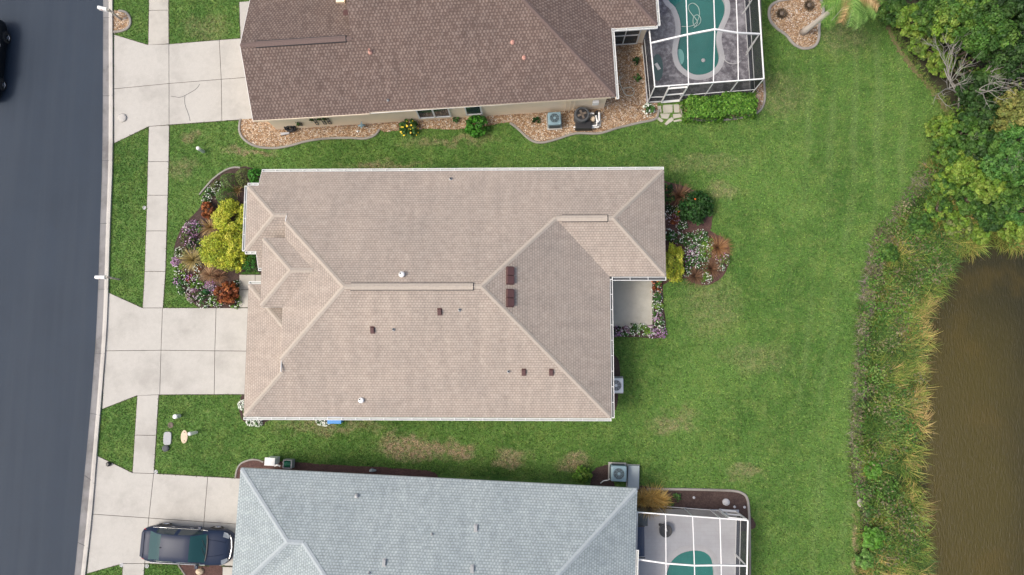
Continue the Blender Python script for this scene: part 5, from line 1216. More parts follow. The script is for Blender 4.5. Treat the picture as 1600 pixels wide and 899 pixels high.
x, y, _ = P(581, 737, .25); o = MB().tube([(x-.14, y, .12), (x, y+.05, .2), (x+.2, y+.02, .1)], [.06, .10, .04], 8).build('garden_ornament', M['acgrey']); tag(o, 'small grey ornament in the red mulch above the middle of the grey roof', 'ornament')
x, y, _ = P(526, 659.5, .5); t = thing('recycling_bin', 'blue plastic bin tucked under the south gutter', 'bin', (x-.1, y+.12, 0))
MB().box((x-.1, y+.12, .3), (.72, .42, .55)).build('bin_body', M['blue'], t, bevel=.05); MB().box((x-.1, y+.12, .595), (.76, .46, .05)).build('rim', M['blue'], t, bevel=.015)
# stepping stones
stn = [([(1035,165),(1051,164),(1051,177),(1036,178)], 'square grey paving stone directly below the screen door'), ([(1052,164),(1061,164),(1062,177),(1053,177)], 'narrow upright paving stone right of the square one'),
       ([(1031,178),(1047,178),(1044,187),(1033,186)], 'broken paving stone lower left of the screen door'), ([(1051,179),(1063,178),(1066,184),(1052,187)], 'wide paving stone under the narrow upright one'),
       ([(1026,181),(1037,189),(1034,193),(1025,187)], 'slanted paving stone touching the edging at lower left'), ([(1045,186),(1050,183),(1053,189),(1041,197),(1038,194)], 'lowest paving stone standing diagonally in the grass'), ([(1052,189),(1066,186),(1067,190),(1053,192)], 'thin paving sliver at lower right of the door path'), ([(1026,167),(1033,166),(1034,177),(1030,176)], 'small paving piece left of the square one')]
for px, lab in stn:
    p = offset_poly(PL(px), -.015); EXCL.append(p); o = MB().prism(p, -.02, .035).build('stepping_stone', M['patio']); tag(o, lab, 'paving stone', 'stepping stones to the pool door')
x, y = P2(1134, 785); o = MB().lathe((x, y, .0), [(.20, -.02), (.19, .10), (.10, .15)], 14, 1, .95).build('garden_stone', M['coping']); tag(o, 'round pale stone in the mulch bed above the lower screen door', 'stone')
for px, py, lab in ((1147.5, 792.5, 'small round stone right of the pale stone in the mulch'), (1163, 793, 'tiny pale stone in the outer corner of the mulch bed'), (1084, 778, 'tiny white stone in the middle of the mulch bed')):
    x, y = P2(px, py); o = MB().lathe((x, y, .0), [(.07, -.02), (.07, .06), (.03, .09)], 10).build('garden_stone', M['coping']); tag(o, lab, 'stone')
x, y = P2(1343, 786); o = MB().lathe((x, y, .02), [(.14, -.02), (.15, .08), (.07, .13)], 12, 1, 1.4).build('boulder', M['palmtrunk']); tag(o, 'pale rounded boulder at the edge of the lawn near the pond', 'boulder')
o = MB().tube([P(a, b_, .03) for a, b_ in catmull([(975,139),(986,137),(991,144),(987,150),(978,149),(973,141),(969,132),(968,120)], 4, False)], .018, 5).build('garden_hose', M['ppole'], None, smooth=True); tag(o, 'thin looped green garden hose on the gravel by the inner corner', 'hose')

# ================================================================== PLANTING
g1 = 'plants in the front flower bed'; g2 = 'plants in the east flower bed'; g3 = 'plants bordering the patio'
# --- front bed of the middle house
shrub(399, 275, 13, 1.1, 'bright green leafy bush in the front bed hard against the north-west roof corner', [(.05,.22,.02),(.08,.28,.03),(.03,.14,.015)], group=g1, leaf=.09)
shrub(379, 276, 14, .9, 'olive clipped ball touching the bright green bush in the front bed', OLIVE, name='clipped_shrub', group=g1, leaf=.045, rough=.04)
shrub(356, 283, 14, .95, 'dull green clipped ball in the middle of the three round ones', [(.11,.20,.045),(.14,.22,.06),(.09,.16,.04)], name='clipped_shrub', group=g1, leaf=.045, rough=.04)
shrub(350, 307, 14, .95, 'green clipped ball directly above the large yellow shrub', [(.09,.20,.04),(.12,.24,.05),(.15,.23,.06)], name='clipped_shrub', group=g1, leaf=.045, rough=.04)
fountain(371, 298, 6, .4, 'small tan grass tuft on bare mulch right of the clipped balls', TANG, g1, 90, 'grass_tuft')
shrub(359, 340, 27, 1.35, 'large yellow-green variegated shrub, upper one of the pair beside the house', GOLD, name='variegated_shrub', group=g1, style='crown', leaf=.075, n=9500, ry=27)
shrub(347, 390, 37, 1.4, 'largest yellow-green variegated shrub, lower one filling the middle of the front bed', GOLD, name='variegated_shrub', group=g1, style='crown', leaf=.075, n=12500, ry=28)
shrub(370, 398, 18, 1.3, 'yellow-green variegated shrub squeezed between the largest one and the entry hedge', GOLD, name='variegated_shrub', group=g1, style='crown', leaf=.075, n=6000, ry=26)
shrub(391, 409, 10, .9, 'square-clipped bright green hedge beside the entry walk', [(.035,.17,.018),(.06,.22,.03),(.025,.10,.015)], name='clipped_hedge', cat='hedge', group=g1, leaf=.05, ry=13, sq=True)
shrub(324, 330, 12, .8, 'rusty red croton at the upper left of the front bed', RUST, name='croton', group=g1, style='crown', leaf=.12, n=900, ry=14)
shrub(354, 458, 18, .85, 'broad rusty orange croton at the bottom of the front bed by the walk', RUST, name='croton', group=g1, style='crown', leaf=.13, n=1500, ry=17)
fountain(327, 355, 11, .6, 'tan fountain grass between the red croton and the yellow shrubs', TANG, g1, 230)
fountain(299, 406, 14, .7, 'golden tan fountain grass on the left of the front bed', [(.45,.36,.14),(.36,.30,.12),(.52,.42,.2)], g1, 330)
fountain(326, 430, 13, .55, 'pinkish tan fountain grass below the largest yellow shrub', [(.42,.27,.15),(.34,.20,.12),(.48,.34,.2)], g1, 260)
fountain(341, 432, 11, .5, 'darker reddish fountain grass just above the orange croton', [(.32,.18,.10),(.24,.13,.08)], g1, 200)
fl = [  # px, py, r, h, leaf colours, blossom colours, label
 (337,293,10,.4,OLIVE,WHITE,'olive low plant with few white dots at the top of the bed edge'),
 (328,302,9,.4,MID,WHITE,'white flowering mound near the top left bed edge'),
 (321,313,7,.35,MID,WHITE,'small white flowering plant just above the red croton'),
 (297,357,13,.5,MAUVE+MID,WHITE+PINK,'mauve and white flowering mound left of the tan grass'),
 (292,372,12,.45,OLIVE,PINK,'pink speckled mound below the mauve one'),
 (312,354,8,.4,MID,PINK,'small pink flowering plant touching the tan fountain grass'),
 (303,385,11,.4,DARK+MID,MAUVE,'dark mauve-leaved plant above the golden grass'),
 (281,396,10,.4,OLIVE,WHITE,'pale olive flowering plant at the left bend of the bed'),
 (274,409,8,.4,MAUVE,PINK,'bright purple flowers at the far left bed tip'),
 (282,424,12,.4,LIME,WHITE,'lime leaved plant with white flowers below the purple ones'),
 (276,441,7,.3,MID,PINK,'small pink flowering plant on the lower left bed edge'),
 (286,449,11,.4,MID,WHITE,'white flowering mound on the lower left curve'),
 (307,441,11,.4,LIME,WHITE,'bright green plant with white dots amid the lower bed'),
 (297,436,8,.35,RUST,PINK,'small red-leaved plant left of the bright green one'),
 (300,462,11,.4,MAUVE+OLIVE,MAUVE,'dusky mauve plant at the bottom left corner of the bed'),
 (318,468,13,.4,MID,WHITE,'dense white flowering mound at the bottom edge of the bed'),
 (336,470,11,.35,LIME,WHITE,'white flowering plant at the bottom edge left of the croton'),
 (366,472,10,.35,LIME,WHITE,'white dotted lime plant at the bottom corner beside the walk'),
 (369,446,7,.35,MID,WHITE,'small green plant right of the orange croton'),
 (328,446,9,.3,MAUVE,PINK,'purple spiky plant in the open mulch of the lower bed'),
 (309,419,9,.35,DARK+RUST,WHITE,'dark green and red plant below the golden grass')]
for a, b_, r_, h_, lc, bc, lab in fl:
    shrub(a, b_, r_, h_, lab, lc, name='flowering_plant', cat='flowers', group=g1, style='crown', leaf=.08, n=int(26*r_), flowers=bc, nf=int(5.5*r_), fs=.06)
shrub(321, 456, 4.5, .35, 'tiny clipped green ball in the open mulch of the lower front bed', [(.03,.17,.05),(.04,.2,.06)], name='clipped_shrub', group=g1, leaf=.035, n=500, rough=.02)
# --- east bed
shrub(1088, 324, 24, 1.2, 'dark green rounded shrub with one orange flower in the east bed', [(.022,.075,.015),(.035,.10,.02),(.018,.055,.012)], group=g2, style='crown', leaf=.12, n=3400, ry=24, flowers=[(.7,.15,.03)], nf=2, fs=.18)
shrub(1053, 413, 17, 1.1, 'yellow-green rounded shrub tucked against the south-east roof corner', GOLD, name='variegated_shrub', group=g2, style='crown', leaf=.075, n=6500, ry=28)
shrub(1042, 303, 12, .8, 'dark bush with yellow specks at the top of the east bed', DARK+MID, group=g2, style='crown', leaf=.10, n=900, ry=15, flowers=[(.5,.4,.05)], nf=25)
fountain(1062, 306, 13, .9, 'reddish tan fountain grass left of the dark green rounded shrub', [(.34,.19,.10),(.24,.12,.07),(.42,.26,.15)], g2, 260)
fountain(1123, 387, 15, .7, 'orange-brown fountain grass at the right tip of the east bed', [(.36,.19,.08),(.26,.12,.06),(.42,.26,.13)], g2, 330)
fountain(1112, 420, 12, .6, 'deep red-brown fountain grass at the lower right of the east bed', [(.22,.12,.07),(.15,.08,.05),(.30,.18,.10)], g2, 260)
fountain(1087, 432, 12, .55, 'deep red-brown fountain grass at the lowest point of the east bed', [(.21,.12,.07),(.15,.08,.05),(.28,.17,.10)], g2, 250)
fl = [(1052,343,9,.5,RUST,MAUVE,'dark red croton close to the east wall'),
 (1060,329,8,.4,LIME,WHITE,'small lime plant left of the dark green shrub'),
 (1044,330,10,.5,DARK,WHITE,'dark shaded plant against the east wall'),
 (1045,368,10,.4,DARK+MID,WHITE,'dark green plant with white flowers by the east wall above the yellow shrub'),
 (1066,352,8,.35,MID,WHITE,'small white dotted plant beside the dark red croton'),
 (1062,372,9,.35,MID,WHITE,'white flowering plant in the mulch above the yellow shrub'),
 (1078,376,12,.4,MID,WHITE,'white flowering mound at the upper left of the flower carpet'),
 (1095,372,13,.4,MID,WHITE,'white flowering mound at the top of the flower carpet'),
 (1106,382,10,.4,LIME,WHITE,'white flowering plant touching the orange-brown grass'),
 (1084,393,13,.4,MID+MAUVE,WHITE,'white flowering mound in the middle of the flower carpet'),
 (1100,396,12,.4,LIME,WHITE,'lime and white mound right of the middle of the flower carpet'),
 (1078,409,11,.4,MID,WHITE+PINK,'white and pink mound right of the yellow shrub'),
 (1096,411,12,.4,MID,WHITE,'white flowering mound between the two red-brown grasses'),
 (1130,405,10,.4,OLIVE,PINK+WHITE,'pink flowering plant at the far right edge of the east bed'),
 (1104,434,9,.35,LIME,WHITE,'white flowering plant at the bottom edge of the east bed'),
 (1127,419,6,.3,MID,WHITE,'tiny white flowering plant on the right edge below the pink one'),
 (1074,424,8,.35,MID,WHITE,'small white flowering plant at the lower left of the east bed')]
for a, b_, r_, h_, lc, bc, lab in fl:
    shrub(a, b_, r_, h_, lab, lc, name='flowering_plant', cat='flowers', group=g2, style='crown', leaf=.08, n=int(28*r_), flowers=bc, nf=int(5.5*r_), fs=.06)
# --- patio border
fl = [(1027,441,8,.35,RUST+MID,[(.7,.25,.12)],'coral flowering plant at the top of the patio border'),
 (1026,454,8,.35,RUST+MID,[(.6,.2,.12)]+WHITE,'red and green plant second from the top of the patio border'),
 (1027,467,8,.35,MID,WHITE,'green and white plant on the upper right side of the patio'),
 (1028,481,8,.35,LIME,WHITE,'lime plant with white flowers halfway down the patio border'),
 (1028,495,8,.35,MID+MAUVE,WHITE+PINK,'mixed white and lilac plant on the right side of the patio'),
 (1031,508,8,.35,MID,WHITE,'white flowering plant near the patio corner'),
 (1033,520,9,.35,MAUVE+MID,PINK,'purple flowering plant at the outer patio corner'),
 (1018,519,9,.35,LIME+MAUVE,PINK+WHITE,'pink and white plant left of the outer patio corner'),
 (1004,516,9,.35,LIME,WHITE,'bright green plant with white flowers below the patio'),
 (991,515,9,.35,MID,WHITE,'white flowering mound below the middle of the patio'),
 (977,517,9,.35,MAUVE+MID,WHITE,'mauve and white plant below the patio'),
 (963,519,9,.35,DARK+MAUVE,MAUVE+PINK,'dark mauve plant under the gutter end of the patio border')]
for a, b_, r_, h_, lc, bc, lab in fl:
    shrub(a, b_, r_, h_, lab, lc, name='flowering_plant', cat='flowers', group=g3, style='crown', leaf=.08, n=int(28*r_), flowers=bc, nf=int(6*r_), fs=.06)
for a, b_, lab in ((391, 659, 'white flowers spilling out at the south-west roof corner'), (402, 660, 'white flowers under the south gutter close to the corner'), (500, 658, 'sparse white flowers left of the blue bin'), (508, 659, 'sparse white flowers touching the blue bin'), (378, 634, 'thin white flowering plant along the garage corner')):
    shrub(a, b_, 7, .35, lab, MID, name='flowering_plant', cat='flowers', group='flowers along the garage side', style='crown', leaf=.07, n=160, flowers=WHITE, nf=110, fs=.075)
# --- neighbours
shrub(638, 199, 14, .8, 'green bush with yellow flowers in front of the peach wall', MID+GREENS, name='flowering_shrub', style='crown', leaf=.10, n=1300, ry=12, flowers=[(.85,.62,.03),(.8,.55,.05)], nf=30, fs=.10)
shrub(745, 196, 18, 1.0, 'round bright green bush in front of the peach wall below the small window', [(.06,.22,.02),(.09,.28,.03),(.04,.15,.015)], style='crown', leaf=.10, n=2200, ry=16)
for a, b_, lab in ((712, 187, 'tiny dark plant in the gravel left of the round bright bush'), (838, 189, 'tiny dark weed in the gravel left of the air conditioner'), (995, 95, 'dark low plant in the shaded gravel by the pool screen'), (996, 121, 'small bright green plant in the gravel west of the pool screen'), (975, 60, 'dark small plant in the gravel below the sliding door')):
    shrub(a, b_, 6, .35, lab, MID if 'bright' in lab else DARK, style='crown', leaf=.09, n=120)
shrub(1014, 170, 9, .6, 'small bush with white flowers at the corner of the upper pool screen', MID, name='flowering_shrub', style='crown', leaf=.09, n=500, flowers=WHITE, nf=40, fs=.1)
shrub(1098, 169, 28, 1.0, 'clipped green hedge below the pool screen, left one of two', [(.11,.27,.03),(.17,.33,.045),(.05,.15,.018)], name='clipped_hedge', cat='hedge', leaf=.09, ry=17, sq=True, rough=.10, n=4200)
shrub(1151, 164, 27, 1.0, 'clipped green hedge below the pool screen, right one of two', [(.11,.27,.03),(.17,.33,.045),(.05,.15,.018)], name='clipped_hedge', cat='hedge', leaf=.09, ry=16, sq=True, rough=.10, n=3900)
shrub(910, 743, 13, .7, 'bright lime-green bush at the edge of the grey roof', LIME, style='crown', leaf=.11, n=900, ry=12)
for a, b_, r_, lab in ((1004, 783, 12, 'golden straw-coloured grass clump nearest the grey roof corner'), (1020, 779, 14, 'golden straw-coloured grass clump in the middle of three'), (1031, 784, 11, 'golden straw-coloured grass clump furthest from the grey roof'), (1014, 793, 9, 'small yellow grass clump against the lower pool screen')):
    fountain(a, b_, r_, .8, lab, [(.62,.42,.12),(.52,.33,.10),(.70,.52,.2)], 'straw grass clumps by the lower screen', 330)
for a, b_, r_, lab in ((1058, 778, 7, 'small green weed in the mulch above the lower pool screen'), (1048, 786, 6, 'tiny green weed touching the straw grass bed')):
    shrub(a, b_, r_, .25, lab, MID, style='crown', leaf=.08, n=120)
o = MB().lathe((*P2(313, 893), .0), [(.22, -.02), (.20, .14), (.08, .24)], 10, 1, .8).build('garden_stone', M['cream']); tag(o, 'tan stone in the red mulch below the parked car', 'stone')
# cut-back clumps on the gravel island
for k, (px, py) in enumerate(((1222.5, 20.5), (1265.5, 7.5))):
    x, y, _ = P(px, py, .2); t = thing('cut_back_plant', ['dry brown cut-back clump on the left of the gravel island', 'dry brown ring-shaped clump at the top of the gravel island'][k], 'dry plant', (x, y, .02))
    n = 500; a = rng.uniform(0, 2*PI, n); d = unit(np.stack([np.cos(a), np.sin(a), rng.uniform(.1, 1.2, n)], 1)); b0 = np.stack([x+.06*np.cos(a), y+.06*np.sin(a), np.full(n, .05)], 1)
    fast_mesh('dry_leaves', *blades_geo(b0, d, rng.uniform(.18, .32, n), .03, .15, pick([(.10,.07,.045),(.16,.12,.08),(.06,.045,.03)], n), 2), M['blade'], t)
    MB().lathe((x, y, .01), [(.12, 0), (.12, .12), (.05, .2)], 10).build('crown_base', M['bark'], t)
# leaning palm
b0 = Vector(P(1254, 52)); top = Vector(P(1335, -8, 4.2)); t = thing('palm_tree', 'leaning palm with a pale trunk rising from the gravel island', 'palm tree', tuple(b0))
tr = [b0.lerp(top, f)+Vector((0, 0, .55*math.sin(f*PI)*.5)) for f in np.linspace(0, 1, 12)]
MB().tube(tr, [.20, .17, .155]+[.14]*8+[.15], 12).build('trunk', M['palmtrunk'], t, smooth=True)
gs = []
for k in range(26):
    a = 2*PI*k/26+random.uniform(-.1, .1); el = random.uniform(-.15, .9); d = Vector((math.cos(a), math.sin(a), el)).normalized(); L = random.uniform(1.3, 2.0); p = top.copy(); rach = [p.copy()]
    for s_ in range(8): d = (d+Vector((0, 0, -.16))).normalized(); p = p+d*L/8; rach.append(p.copy())
    dry = k % 6 == 0; cs = TANG if dry else [(.16,.30,.06),(.22,.36,.09),(.10,.22,.04)]
    n = 34; f = np.linspace(.15, 1, n); idx = f*8; i0_ = np.minimum(idx.astype(int), 7); R_ = np.array([tuple(q) for q in rach]); base = R_[i0_]+(R_[i0_+1]-R_[i0_])*(idx-i0_)[:, None]
    dd = unit(R_[i0_+1]-R_[i0_]); sd_ = unit(np.cross(dd, np.array([0, 0, 1.])))
    for sg in (-1, 1): gs.append(blades_geo(base, unit(dd*.55+sg*sd_+np.array([0, 0, .05])), .55*(1.15-f*.6), .035, .22, pick(cs, n, .15), 2))
    gs.append(blades_geo(np.array([tuple(top)]), np.array([tuple((rach[2]-top).normalized())]), L, .04, .16, pick([(.3,.32,.12)], 1), 6))
j = [x_ for x_ in gs]; q4 = join_geo(j); fast_mesh('fronds', *q4, M['leaf'], t)
for a in (2.7, 3.3, 4.0, 4.7): MB().tube([top, top+Vector((.5*math.cos(a), .5*math.sin(a), -.1)), top+Vector((1.25*math.cos(a), 1.25*math.sin(a), -.9))], [.05, .035, .01], 6).build('dead_frond', M['deadwood'], t, smooth=True)

# ================================================================== TREES AND WOODLAND
def tree(px, py, rpx, h, label, cols, n=5200, leaf=.19, dens=.30, name='broadleaf_tree', flat=.75, group='trees at the wood edge', ry=None, cat='tree', clumps=None):
    r = rpx/26.; x, y, _ = P(px, py, h*.75); z0 = float(tz(np.array([x]), np.array([y]))[0])
    t = thing(name, label, cat, (x, y, z0), 0, group); rz_ = h*.36
    g = crown_geo((x, y, z0+h*.66), (r, (ry or rpx)/26., rz_*flat/.75), n, cols, leaf, clumps or int(60+34*r*r), dens, -.45)
    fast_mesh('crown', *g, M['leaf'], t)
    MB().tube([(x, y, z0-.1), (x+.08, y-.05, z0+h*.3), (x-.05, y+.06, z0+h*.62)], [.05+h*.028, .04+h*.018, .03+h*.008], 9).build('trunk', M['bark'], t, smooth=True)
    for k in range(6):
        a = k*1.05+random.random(); e = (x+r*.65*math.cos(a), y+r*.65*math.sin(a), z0+h*random.uniform(.62, .85))
        MB().tube([(x, y, z0+h*.36), (x+r*.3*math.cos(a), y+r*.3*math.sin(a), z0+h*.55), e], [.02+h*.01, .015+h*.006, .01], 6).build('limb', M['bark'], t, smooth=True)
    return t
YG = [(.15,.25,.03),(.21,.30,.05),(.12,.22,.03)]; MG = [(.065,.150,.024),(.10,.195,.034),(.042,.105,.02)]; DG = [(.032,.080,.018),(.05,.11,.024),(.02,.052,.012)]; BG = [(.075,.19,.035),(.105,.235,.048),(.05,.14,.03)]; YB = [(.22,.24,.06),(.27,.27,.08),(.16,.19,.05)]
TR_ = [(1400,18,26,1.3,MG,'low green bush at the top corner of the worn path','shrub'),(1432,30,28,1.6,YG,'yellow-green bush left of the taller trees at the top','shrub'),
 (1466,22,30,2.6,MG,'mid green small tree between the top bushes','tree'),(1503,28,36,3.8,YG+MG,'bright yellow-green tree near the top edge','tree'),(1548,50,36,4.6,MG,'broad mid green tree in the upper right','tree'),
 (1585,20,32,5.,DG,'dark green tree in the top right corner','tree'),(1540,8,28,4.4,DG+MG,'dark tree cut by the top edge','tree'),(1598,82,28,5.,DG,'dark tree against the right edge below the corner','tree'),
 (1450,68,24,1.3,OLIVE+YG,'olive scrub bush beside the worn path','shrub'),(1472,100,20,1.3,YG,'light green scrub near the dead branches','shrub'),(1530,140,26,2.6,DG,'dark green tree between the two dead trees','tree'),
 (1553,118,18,2.6,MG,'small green tree left of the right-hand dead tree','tree'),(1590,175,30,4.2,YB,'feathery yellow-brown tree at the right edge','tree'),(1600,215,28,4.,BG,'bright blue-green tree at the right edge','tree'),
 (1475,200,22,2.0,YG,'yellow-green bush jutting into the lawn by the path end','shrub'),(1486,232,26,2.2,YG+MG,'light green bush above the bare soil','shrub'),(1512,205,24,2.6,MG,'green tree right of the jutting bush','tree'),
 (1535,180,22,3.,DG,'dark tree below the dead branches','tree'),(1540,228,26,3.0,DG+MG,'dark green tree in the middle of the lower wood','tree'),(1568,250,28,3.2,BG,'bright green leafy tree above the pond corner','tree'),
 (1605,262,28,3.4,BG+MG,'green tree at the right edge above the pond','tree'),(1512,262,24,2.2,YG,'yellow-green bush right of the bare soil top','shrub'),(1545,290,24,2.0,YG,'drooping yellow-green bush below the dark tree','shrub'),
 (1580,308,24,1.9,MG,'mid green bush close to the pond corner','shrub'),(1605,325,26,1.9,BG,'bright green bush at the right edge close to the pond','shrub'),
 (1482,285,20,1.2,YG+MG,'low green scrub right below the yellow-green bush at the bare soil','shrub'),(1516,312,23,1.2,MG,'low mid green scrub between the wood and the pond corner','shrub'),(1552,334,24,1.3,MG+DG,'low dark green scrub above the top shore of the pond','shrub'),
 (1590,352,24,1.2,YG,'low yellow-green scrub on the top shore at the right edge','shrub'),(1468,325,19,1.0,MG+YG,'low scrub on the bank left of the pond corner','shrub'),(1500,350,21,1.0,YG+OLIVE,'low olive scrub touching the top left pond corner','shrub'),
 (1440,350,17,.9,MG,'small green scrub low on the bank beside the bare strip','shrub'),(1540,362,18,.9,YG,'small light scrub on the top shore of the pond','shrub'),
 (1366,842,17,.8,[(.10,.25,.03),(.13,.29,.05)],'bright green weed mound beside the bare strip near the bottom','shrub'),(1352,875,13,.7,[(.14,.29,.06),(.17,.31,.08)],'small pale green weed mound at the lawn edge near the bottom','shrub'),(1365,735,13,.7,[(.10,.25,.03),(.13,.29,.05)],'bright green weed mound halfway down the bank','shrub'),(1392,395,13,.7,MG,'small green mound beside the upper bare strip','shrub')]
for k, (a, b_, r_, h_, cc, lab, kind) in enumerate(TR_):
    sm = kind == 'shrub'
    tree(a, b_, r_, h_, lab, cc, int(8.5*r_*r_)+1500, .10 if sm else .115, .20, 'wild_shrub' if sm else 'broadleaf_tree', group='wild shrubs at the wood edge' if sm else 'trees at the wood edge', cat='shrub' if sm else 'tree')
def dead_tree(px, py, h, spread, label, lean=(0, 0), seed=1):
    rr = random.Random(seed); x, y = P2(px, py, .3); t = thing('dead_tree', label, 'dead tree', (x, y, 0), 0, 'bare dead trees in the wood')
    tips = []
    def grow(p, d, L, r_, dep, mb):
        pts = [p]; q = p
        for i in range(4):
            d = (d+Vector((rr.uniform(-.22, .22), rr.uniform(-.22, .22), rr.uniform(-.08, .12)))).normalized(); q = q+d*L/4; pts.append(q)
        mb.tube(pts, [r_*(1-.14*i) for i in range(5)], 5)
        if dep > 0:
            for k in range(3 if dep > 1 else 4):
                nd = (d+Vector((rr.uniform(-1, 1), rr.uniform(-1, 1), rr.uniform(-.3, .5)))*.75).normalized(); grow(pts[rr.choice([2, 3, 4])], nd, L*.68, r_*.55, dep-1, mb)
    d0 = Vector((lean[0], lean[1], .9)).normalized(); b_ = Vector((x, y, -.05)); mid = b_+d0*h*.35
    MB().tube([b_, b_.lerp(mid, .5), mid], [.09, .075, .065], 8).build('trunk', M['deadwood'], t, smooth=True)
    for k in range(5):
        a = k*1.256+rr.random(); mb = MB(); grow(mid-d0*h*.05, Vector((math.cos(a)*spread+lean[0], math.sin(a)*spread+lean[1], .8)).normalized(), h*.45, .05, 3, mb); mb.build('branch', M['deadwood'], t)
    return t
dead_tree(1504, 172, 4.4, .9, 'bare grey dead tree with many forks, left of two', (-.45, .55), 3)
dead_tree(1572, 140, 3.8, .9, 'bare grey dead tree near the right edge of the wood', (-.1, .35), 8)
dead_tree(1543, 262, 2.8, .8, 'small bare dead tree low in the wood above the pond', (-.2, .3), 12)
dead_tree(1566, 62, 5., .6, 'thin bare dead tree high in the upper right', (.5, .1), 15)

# --- stuff that nobody could count
def stuff(name, geo, m, label): return tag(fast_mesh(name, *geo, m), label, 'ground cover', None, 'stuff')
xs, ys_ = sample_poly(WOOD, 2100); gl = []
n = 9; c0 = np.stack([xs, ys_, tz(xs, ys_)+rng.uniform(.15, .7, len(xs))], 1); rep = np.repeat(c0, n, 0)+rng.normal(0, .22, (len(xs)*n, 3))*np.array([1, 1, .6])
cc = np.repeat(pick(MG+DG+YG+OLIVE+[(.16,.13,.07)], len(xs), .25), n, 0)*(1+rng.normal(0, .15, (len(xs)*n, 1)))
stuff('undergrowth', leaf_geo(rep, unit(rng.normal(0, .6, rep.shape)+np.array([0, 0, 1])), .22*rng.uniform(.6, 1.3, len(rep)), .15, np.clip(cc, .005, .9)), M['leaf'], 'tangled low undergrowth filling the ground below the trees')
MARSH = [p for p in PL([(1450,262),(1480,255),(1530,275),(1600,318),(1700,330),(1700,392),(1600,384),(1560,382),(1505,392),(1488,406),(1477,432),(1457,470),(1450,520),(1444,575),(1442,620),(1443,680),(1437,730),(1436,780),(1446,815),(1444,850),(1446,899),(1445,1000),(1352,1000),(1350,899),(1354,850),(1364,800),(1358,730),(1354,680),(1356,620),(1359,570),(1365,500),(1376,440),(1386,410),(1400,372),(1420,335),(1448,310)])]
def marsh_cols(x, y, n):
    a = np.sin(x*.9+1.7*np.sin(y*.5))*np.sin(y*.8+.7)+rng.normal(0, .75, n); base = np.array([(.13,.23,.04),(.22,.28,.05),(.38,.33,.09),(.50,.36,.14),(.055,.12,.025)])
    edge = np.exp(-(polydist(x, y, POND)/1.2)**2); a = a+edge*.25
    k = np.clip(np.digitize(a, [-.6, .0, .6, 1.15]), 0, 4); k = np.where(a < -.6, 4, k-1+0); return base[np.clip(k, 0, 4)]*(1+rng.normal(0, .30, (n, 1)))
nT = 7400; xs, ys_ = sample_poly(MARSH, nT); gap = np.sin(xs*2.1+1.3*np.sin(ys_*1.7))*np.sin(ys_*2.4+xs*.7)+rng.normal(0, .35, nT) < .22; xs, ys_ = xs[gap], ys_[gap]; nT = len(xs); nb = 15; zs = tz(xs, ys_)
ang = np.sin(xs*.6)*1.3+np.cos(ys_*.45)*1.6; tc = marsh_cols(xs, ys_, nT); th = rng.uniform(.3, 1.2, nT)
bx = np.repeat(np.stack([xs, ys_, zs-.03], 1), nb, 0)+rng.normal(0, .07, (nT*nb, 3))*np.array([1, 1, 0])
aa = np.repeat(ang+rng.normal(0, 1.3, nT), nb)+rng.normal(0, .9, nT*nb); sp = rng.uniform(.2, 1.1, nT*nb)
dd = unit(np.stack([np.cos(aa)*sp, np.sin(aa)*sp, np.ones(nT*nb)], 1))
bc = np.clip(np.repeat(tc, nb, 0)*(1+rng.normal(0, .18, (nT*nb, 1))), .01, .9)
stuff('marsh_grass', blades_geo(bx, dd, np.repeat(th, nb)*rng.uniform(.7, 1.15, nT*nb), .038, .42, bc, 3), M['blade'], 'tall green and straw-coloured marsh grass along the pond bank')
nT = 2100; xs, ys_ = sample_poly(MARSH, nT); wv = np.exp(-((polydist(xs, ys_, bank)-1.2)/1.4)**2)
k = (np.sin(xs*1.3+4)*np.sin(ys_*1.1+2)+wv*.9+rng.normal(0, .3, nT)) > .5; xs, ys_ = xs[k], ys_[k]; sx_, sy_ = sample_poly(SOIL, 130); xs = np.concatenate([xs, sx_]); ys_ = np.concatenate([ys_, sy_]); nb = 26
rep = np.repeat(np.stack([xs, ys_, tz(xs, ys_)+rng.uniform(.15, .5, len(xs))], 1), nb, 0)+rng.normal(0, .19, (len(xs)*nb, 3))*np.array([1, 1, .6])
cc = np.repeat(pick([(.09,.21,.03),(.13,.25,.05),(.06,.15,.03),(.17,.24,.06),(.20,.18,.10)], len(xs), .2), nb, 0)*(1+rng.normal(0, .15, (len(xs)*nb, 1)))
stuff('marsh_weeds', leaf_geo(rep, unit(rng.normal(0, .55, rep.shape)+np.array([0, 0, 1])), .13*rng.uniform(.6, 1.4, len(rep)), .08, np.clip(cc, .005, .9)), M['leaf'], 'leafy bright green weeds among the marsh grass on the pond bank')
# rough edge where the mown lawn meets the bank
nT = 5200; i_ = rng.integers(0, len(bank)-1, nT); f = rng.uniform(0, 1, nT)[:, None]; B_ = np.array(bank); pp = B_[i_]*(1-f)+B_[i_+1]*f+rng.normal(0, .14, (nT, 2))+np.array([.12, 0])
b3 = np.stack([pp[:, 0], pp[:, 1], tz(pp[:, 0], pp[:, 1])], 1); a = rng.uniform(0, 2*PI, nT); dd = unit(np.stack([np.cos(a)*.7, np.sin(a)*.7, np.ones(nT)], 1))
stuff('verge_grass', blades_geo(b3, dd, rng.uniform(.12, .35, nT), .03, .3, pick([(.14,.24,.04),(.20,.24,.06),(.09,.18,.03)], nT), 2), M['blade'], 'ragged uncut grass where the lawn meets the pond bank')
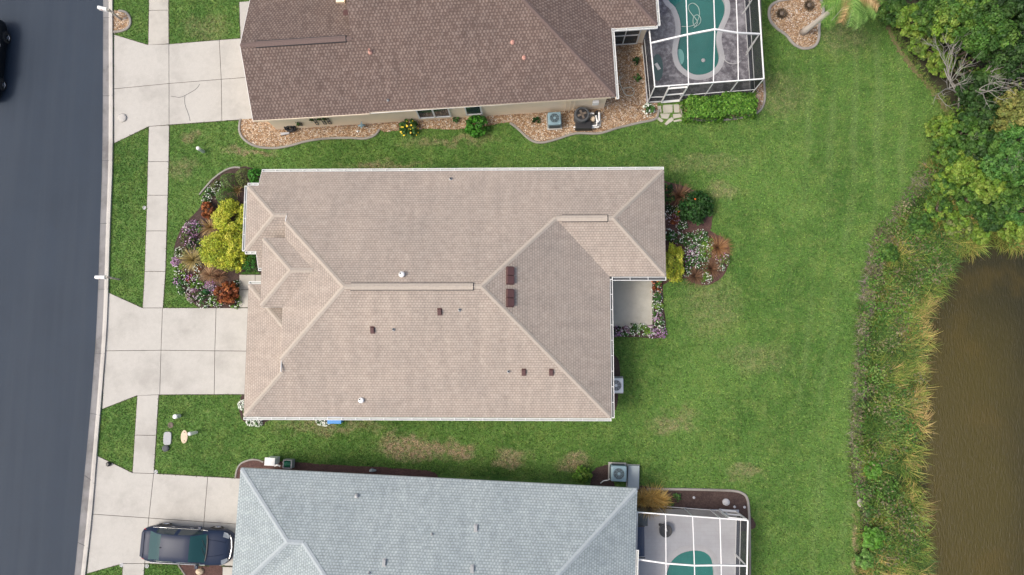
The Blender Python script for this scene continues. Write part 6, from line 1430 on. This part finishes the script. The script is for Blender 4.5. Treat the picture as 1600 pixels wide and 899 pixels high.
# twigs and dead stalks on the bare soil
nT = 5200; xs, ys_ = sample_poly(SOIL, nT); a = rng.uniform(0, 2*PI, nT); b3 = np.stack([xs, ys_, tz(xs, ys_)+.04], 1)
stuff('dead_stalks', blades_geo(b3, unit(np.stack([np.cos(a), np.sin(a), np.full(nT, .35)], 1)), rng.uniform(.15, .55, nT), .03, .2, pick([(.27,.22,.20),(.18,.14,.12),(.09,.07,.065),(.36,.31,.27),(.12,.18,.05)], nT), 2), M['blade'], 'grey dead stalks strewn over the bare strip along the lawn')
# short grass standing on the visible lawn, one mass
area = PL([(120,-30),(1384,-30),(1400,60),(1425,100),(1450,135),(1476,170),(1470,200),(1462,250),(1440,262),(1408,320),(1385,360),(1362,385),(1356,420),(1343,490),(1338,580),(1331,690),(1330,740),(1340,840),(1336,930),(100,930)])
nT = 520000; xs, ys_ = sample_poly(area, nT); keep = np.ones(nT, bool)
EXCL += [[R1.w(p) for p in [(-14.3, 9.5), (6.6, 9.5), (6.6, 4.4), (3.7, 4.4), (3.7, -2.7), (-14.4, -2.7)]], [R2.w(p) for p in [(-6, .3), (15, .3), (15, 14), (-6, 14)]], [R3.w(p) for p in [(.3, -.3), (19.8, -.3), (19.8, -14), (.3, -14)]],
         list(ed)+[(-60, -60), (-60, 60)], list(ed)+list(bk)[::-1]]
for pl in EXCL:
    a_ = np.array(pl); m_ = keep & (xs > a_[:, 0].min()) & (xs < a_[:, 0].max()) & (ys_ > a_[:, 1].min()) & (ys_ < a_[:, 1].max()); ix = np.nonzero(m_)[0]
    if len(ix): keep[ix[inpoly(xs[ix], ys_[ix], pl)]] = False
xs, ys_ = xs[keep], ys_[keep]; n = len(xs); a = rng.uniform(0, 2*PI, n)
dd = unit(np.stack([np.cos(a)*.9, np.sin(a)*.9, np.ones(n)], 1)); hh = rng.uniform(.06, .13, n)
b3 = np.stack([xs, ys_, tz(xs, ys_)-.005], 1); sd_ = np.stack([-np.sin(a), np.cos(a), np.zeros(n)], 1); wv = rng.uniform(.018, .034, n)[:, None]
V = np.stack([b3-sd_*wv, b3+sd_*wv, b3+dd*hh[:, None]], 1).reshape(-1, 3)
tint = np.clip(1.18*(1+rng.normal(0, .33, (n, 1))), .35, 2.2)*np.array([[1.05, 1.0, .9]])
tag(fast_mesh('lawn_grass', V, np.arange(3*n).reshape(n, 3), np.repeat(tint, 3, 0), mat_lawn('lawn_blades', True)), 'short mown grass covering the lawns between the houses', 'ground cover', None, 'stuff')
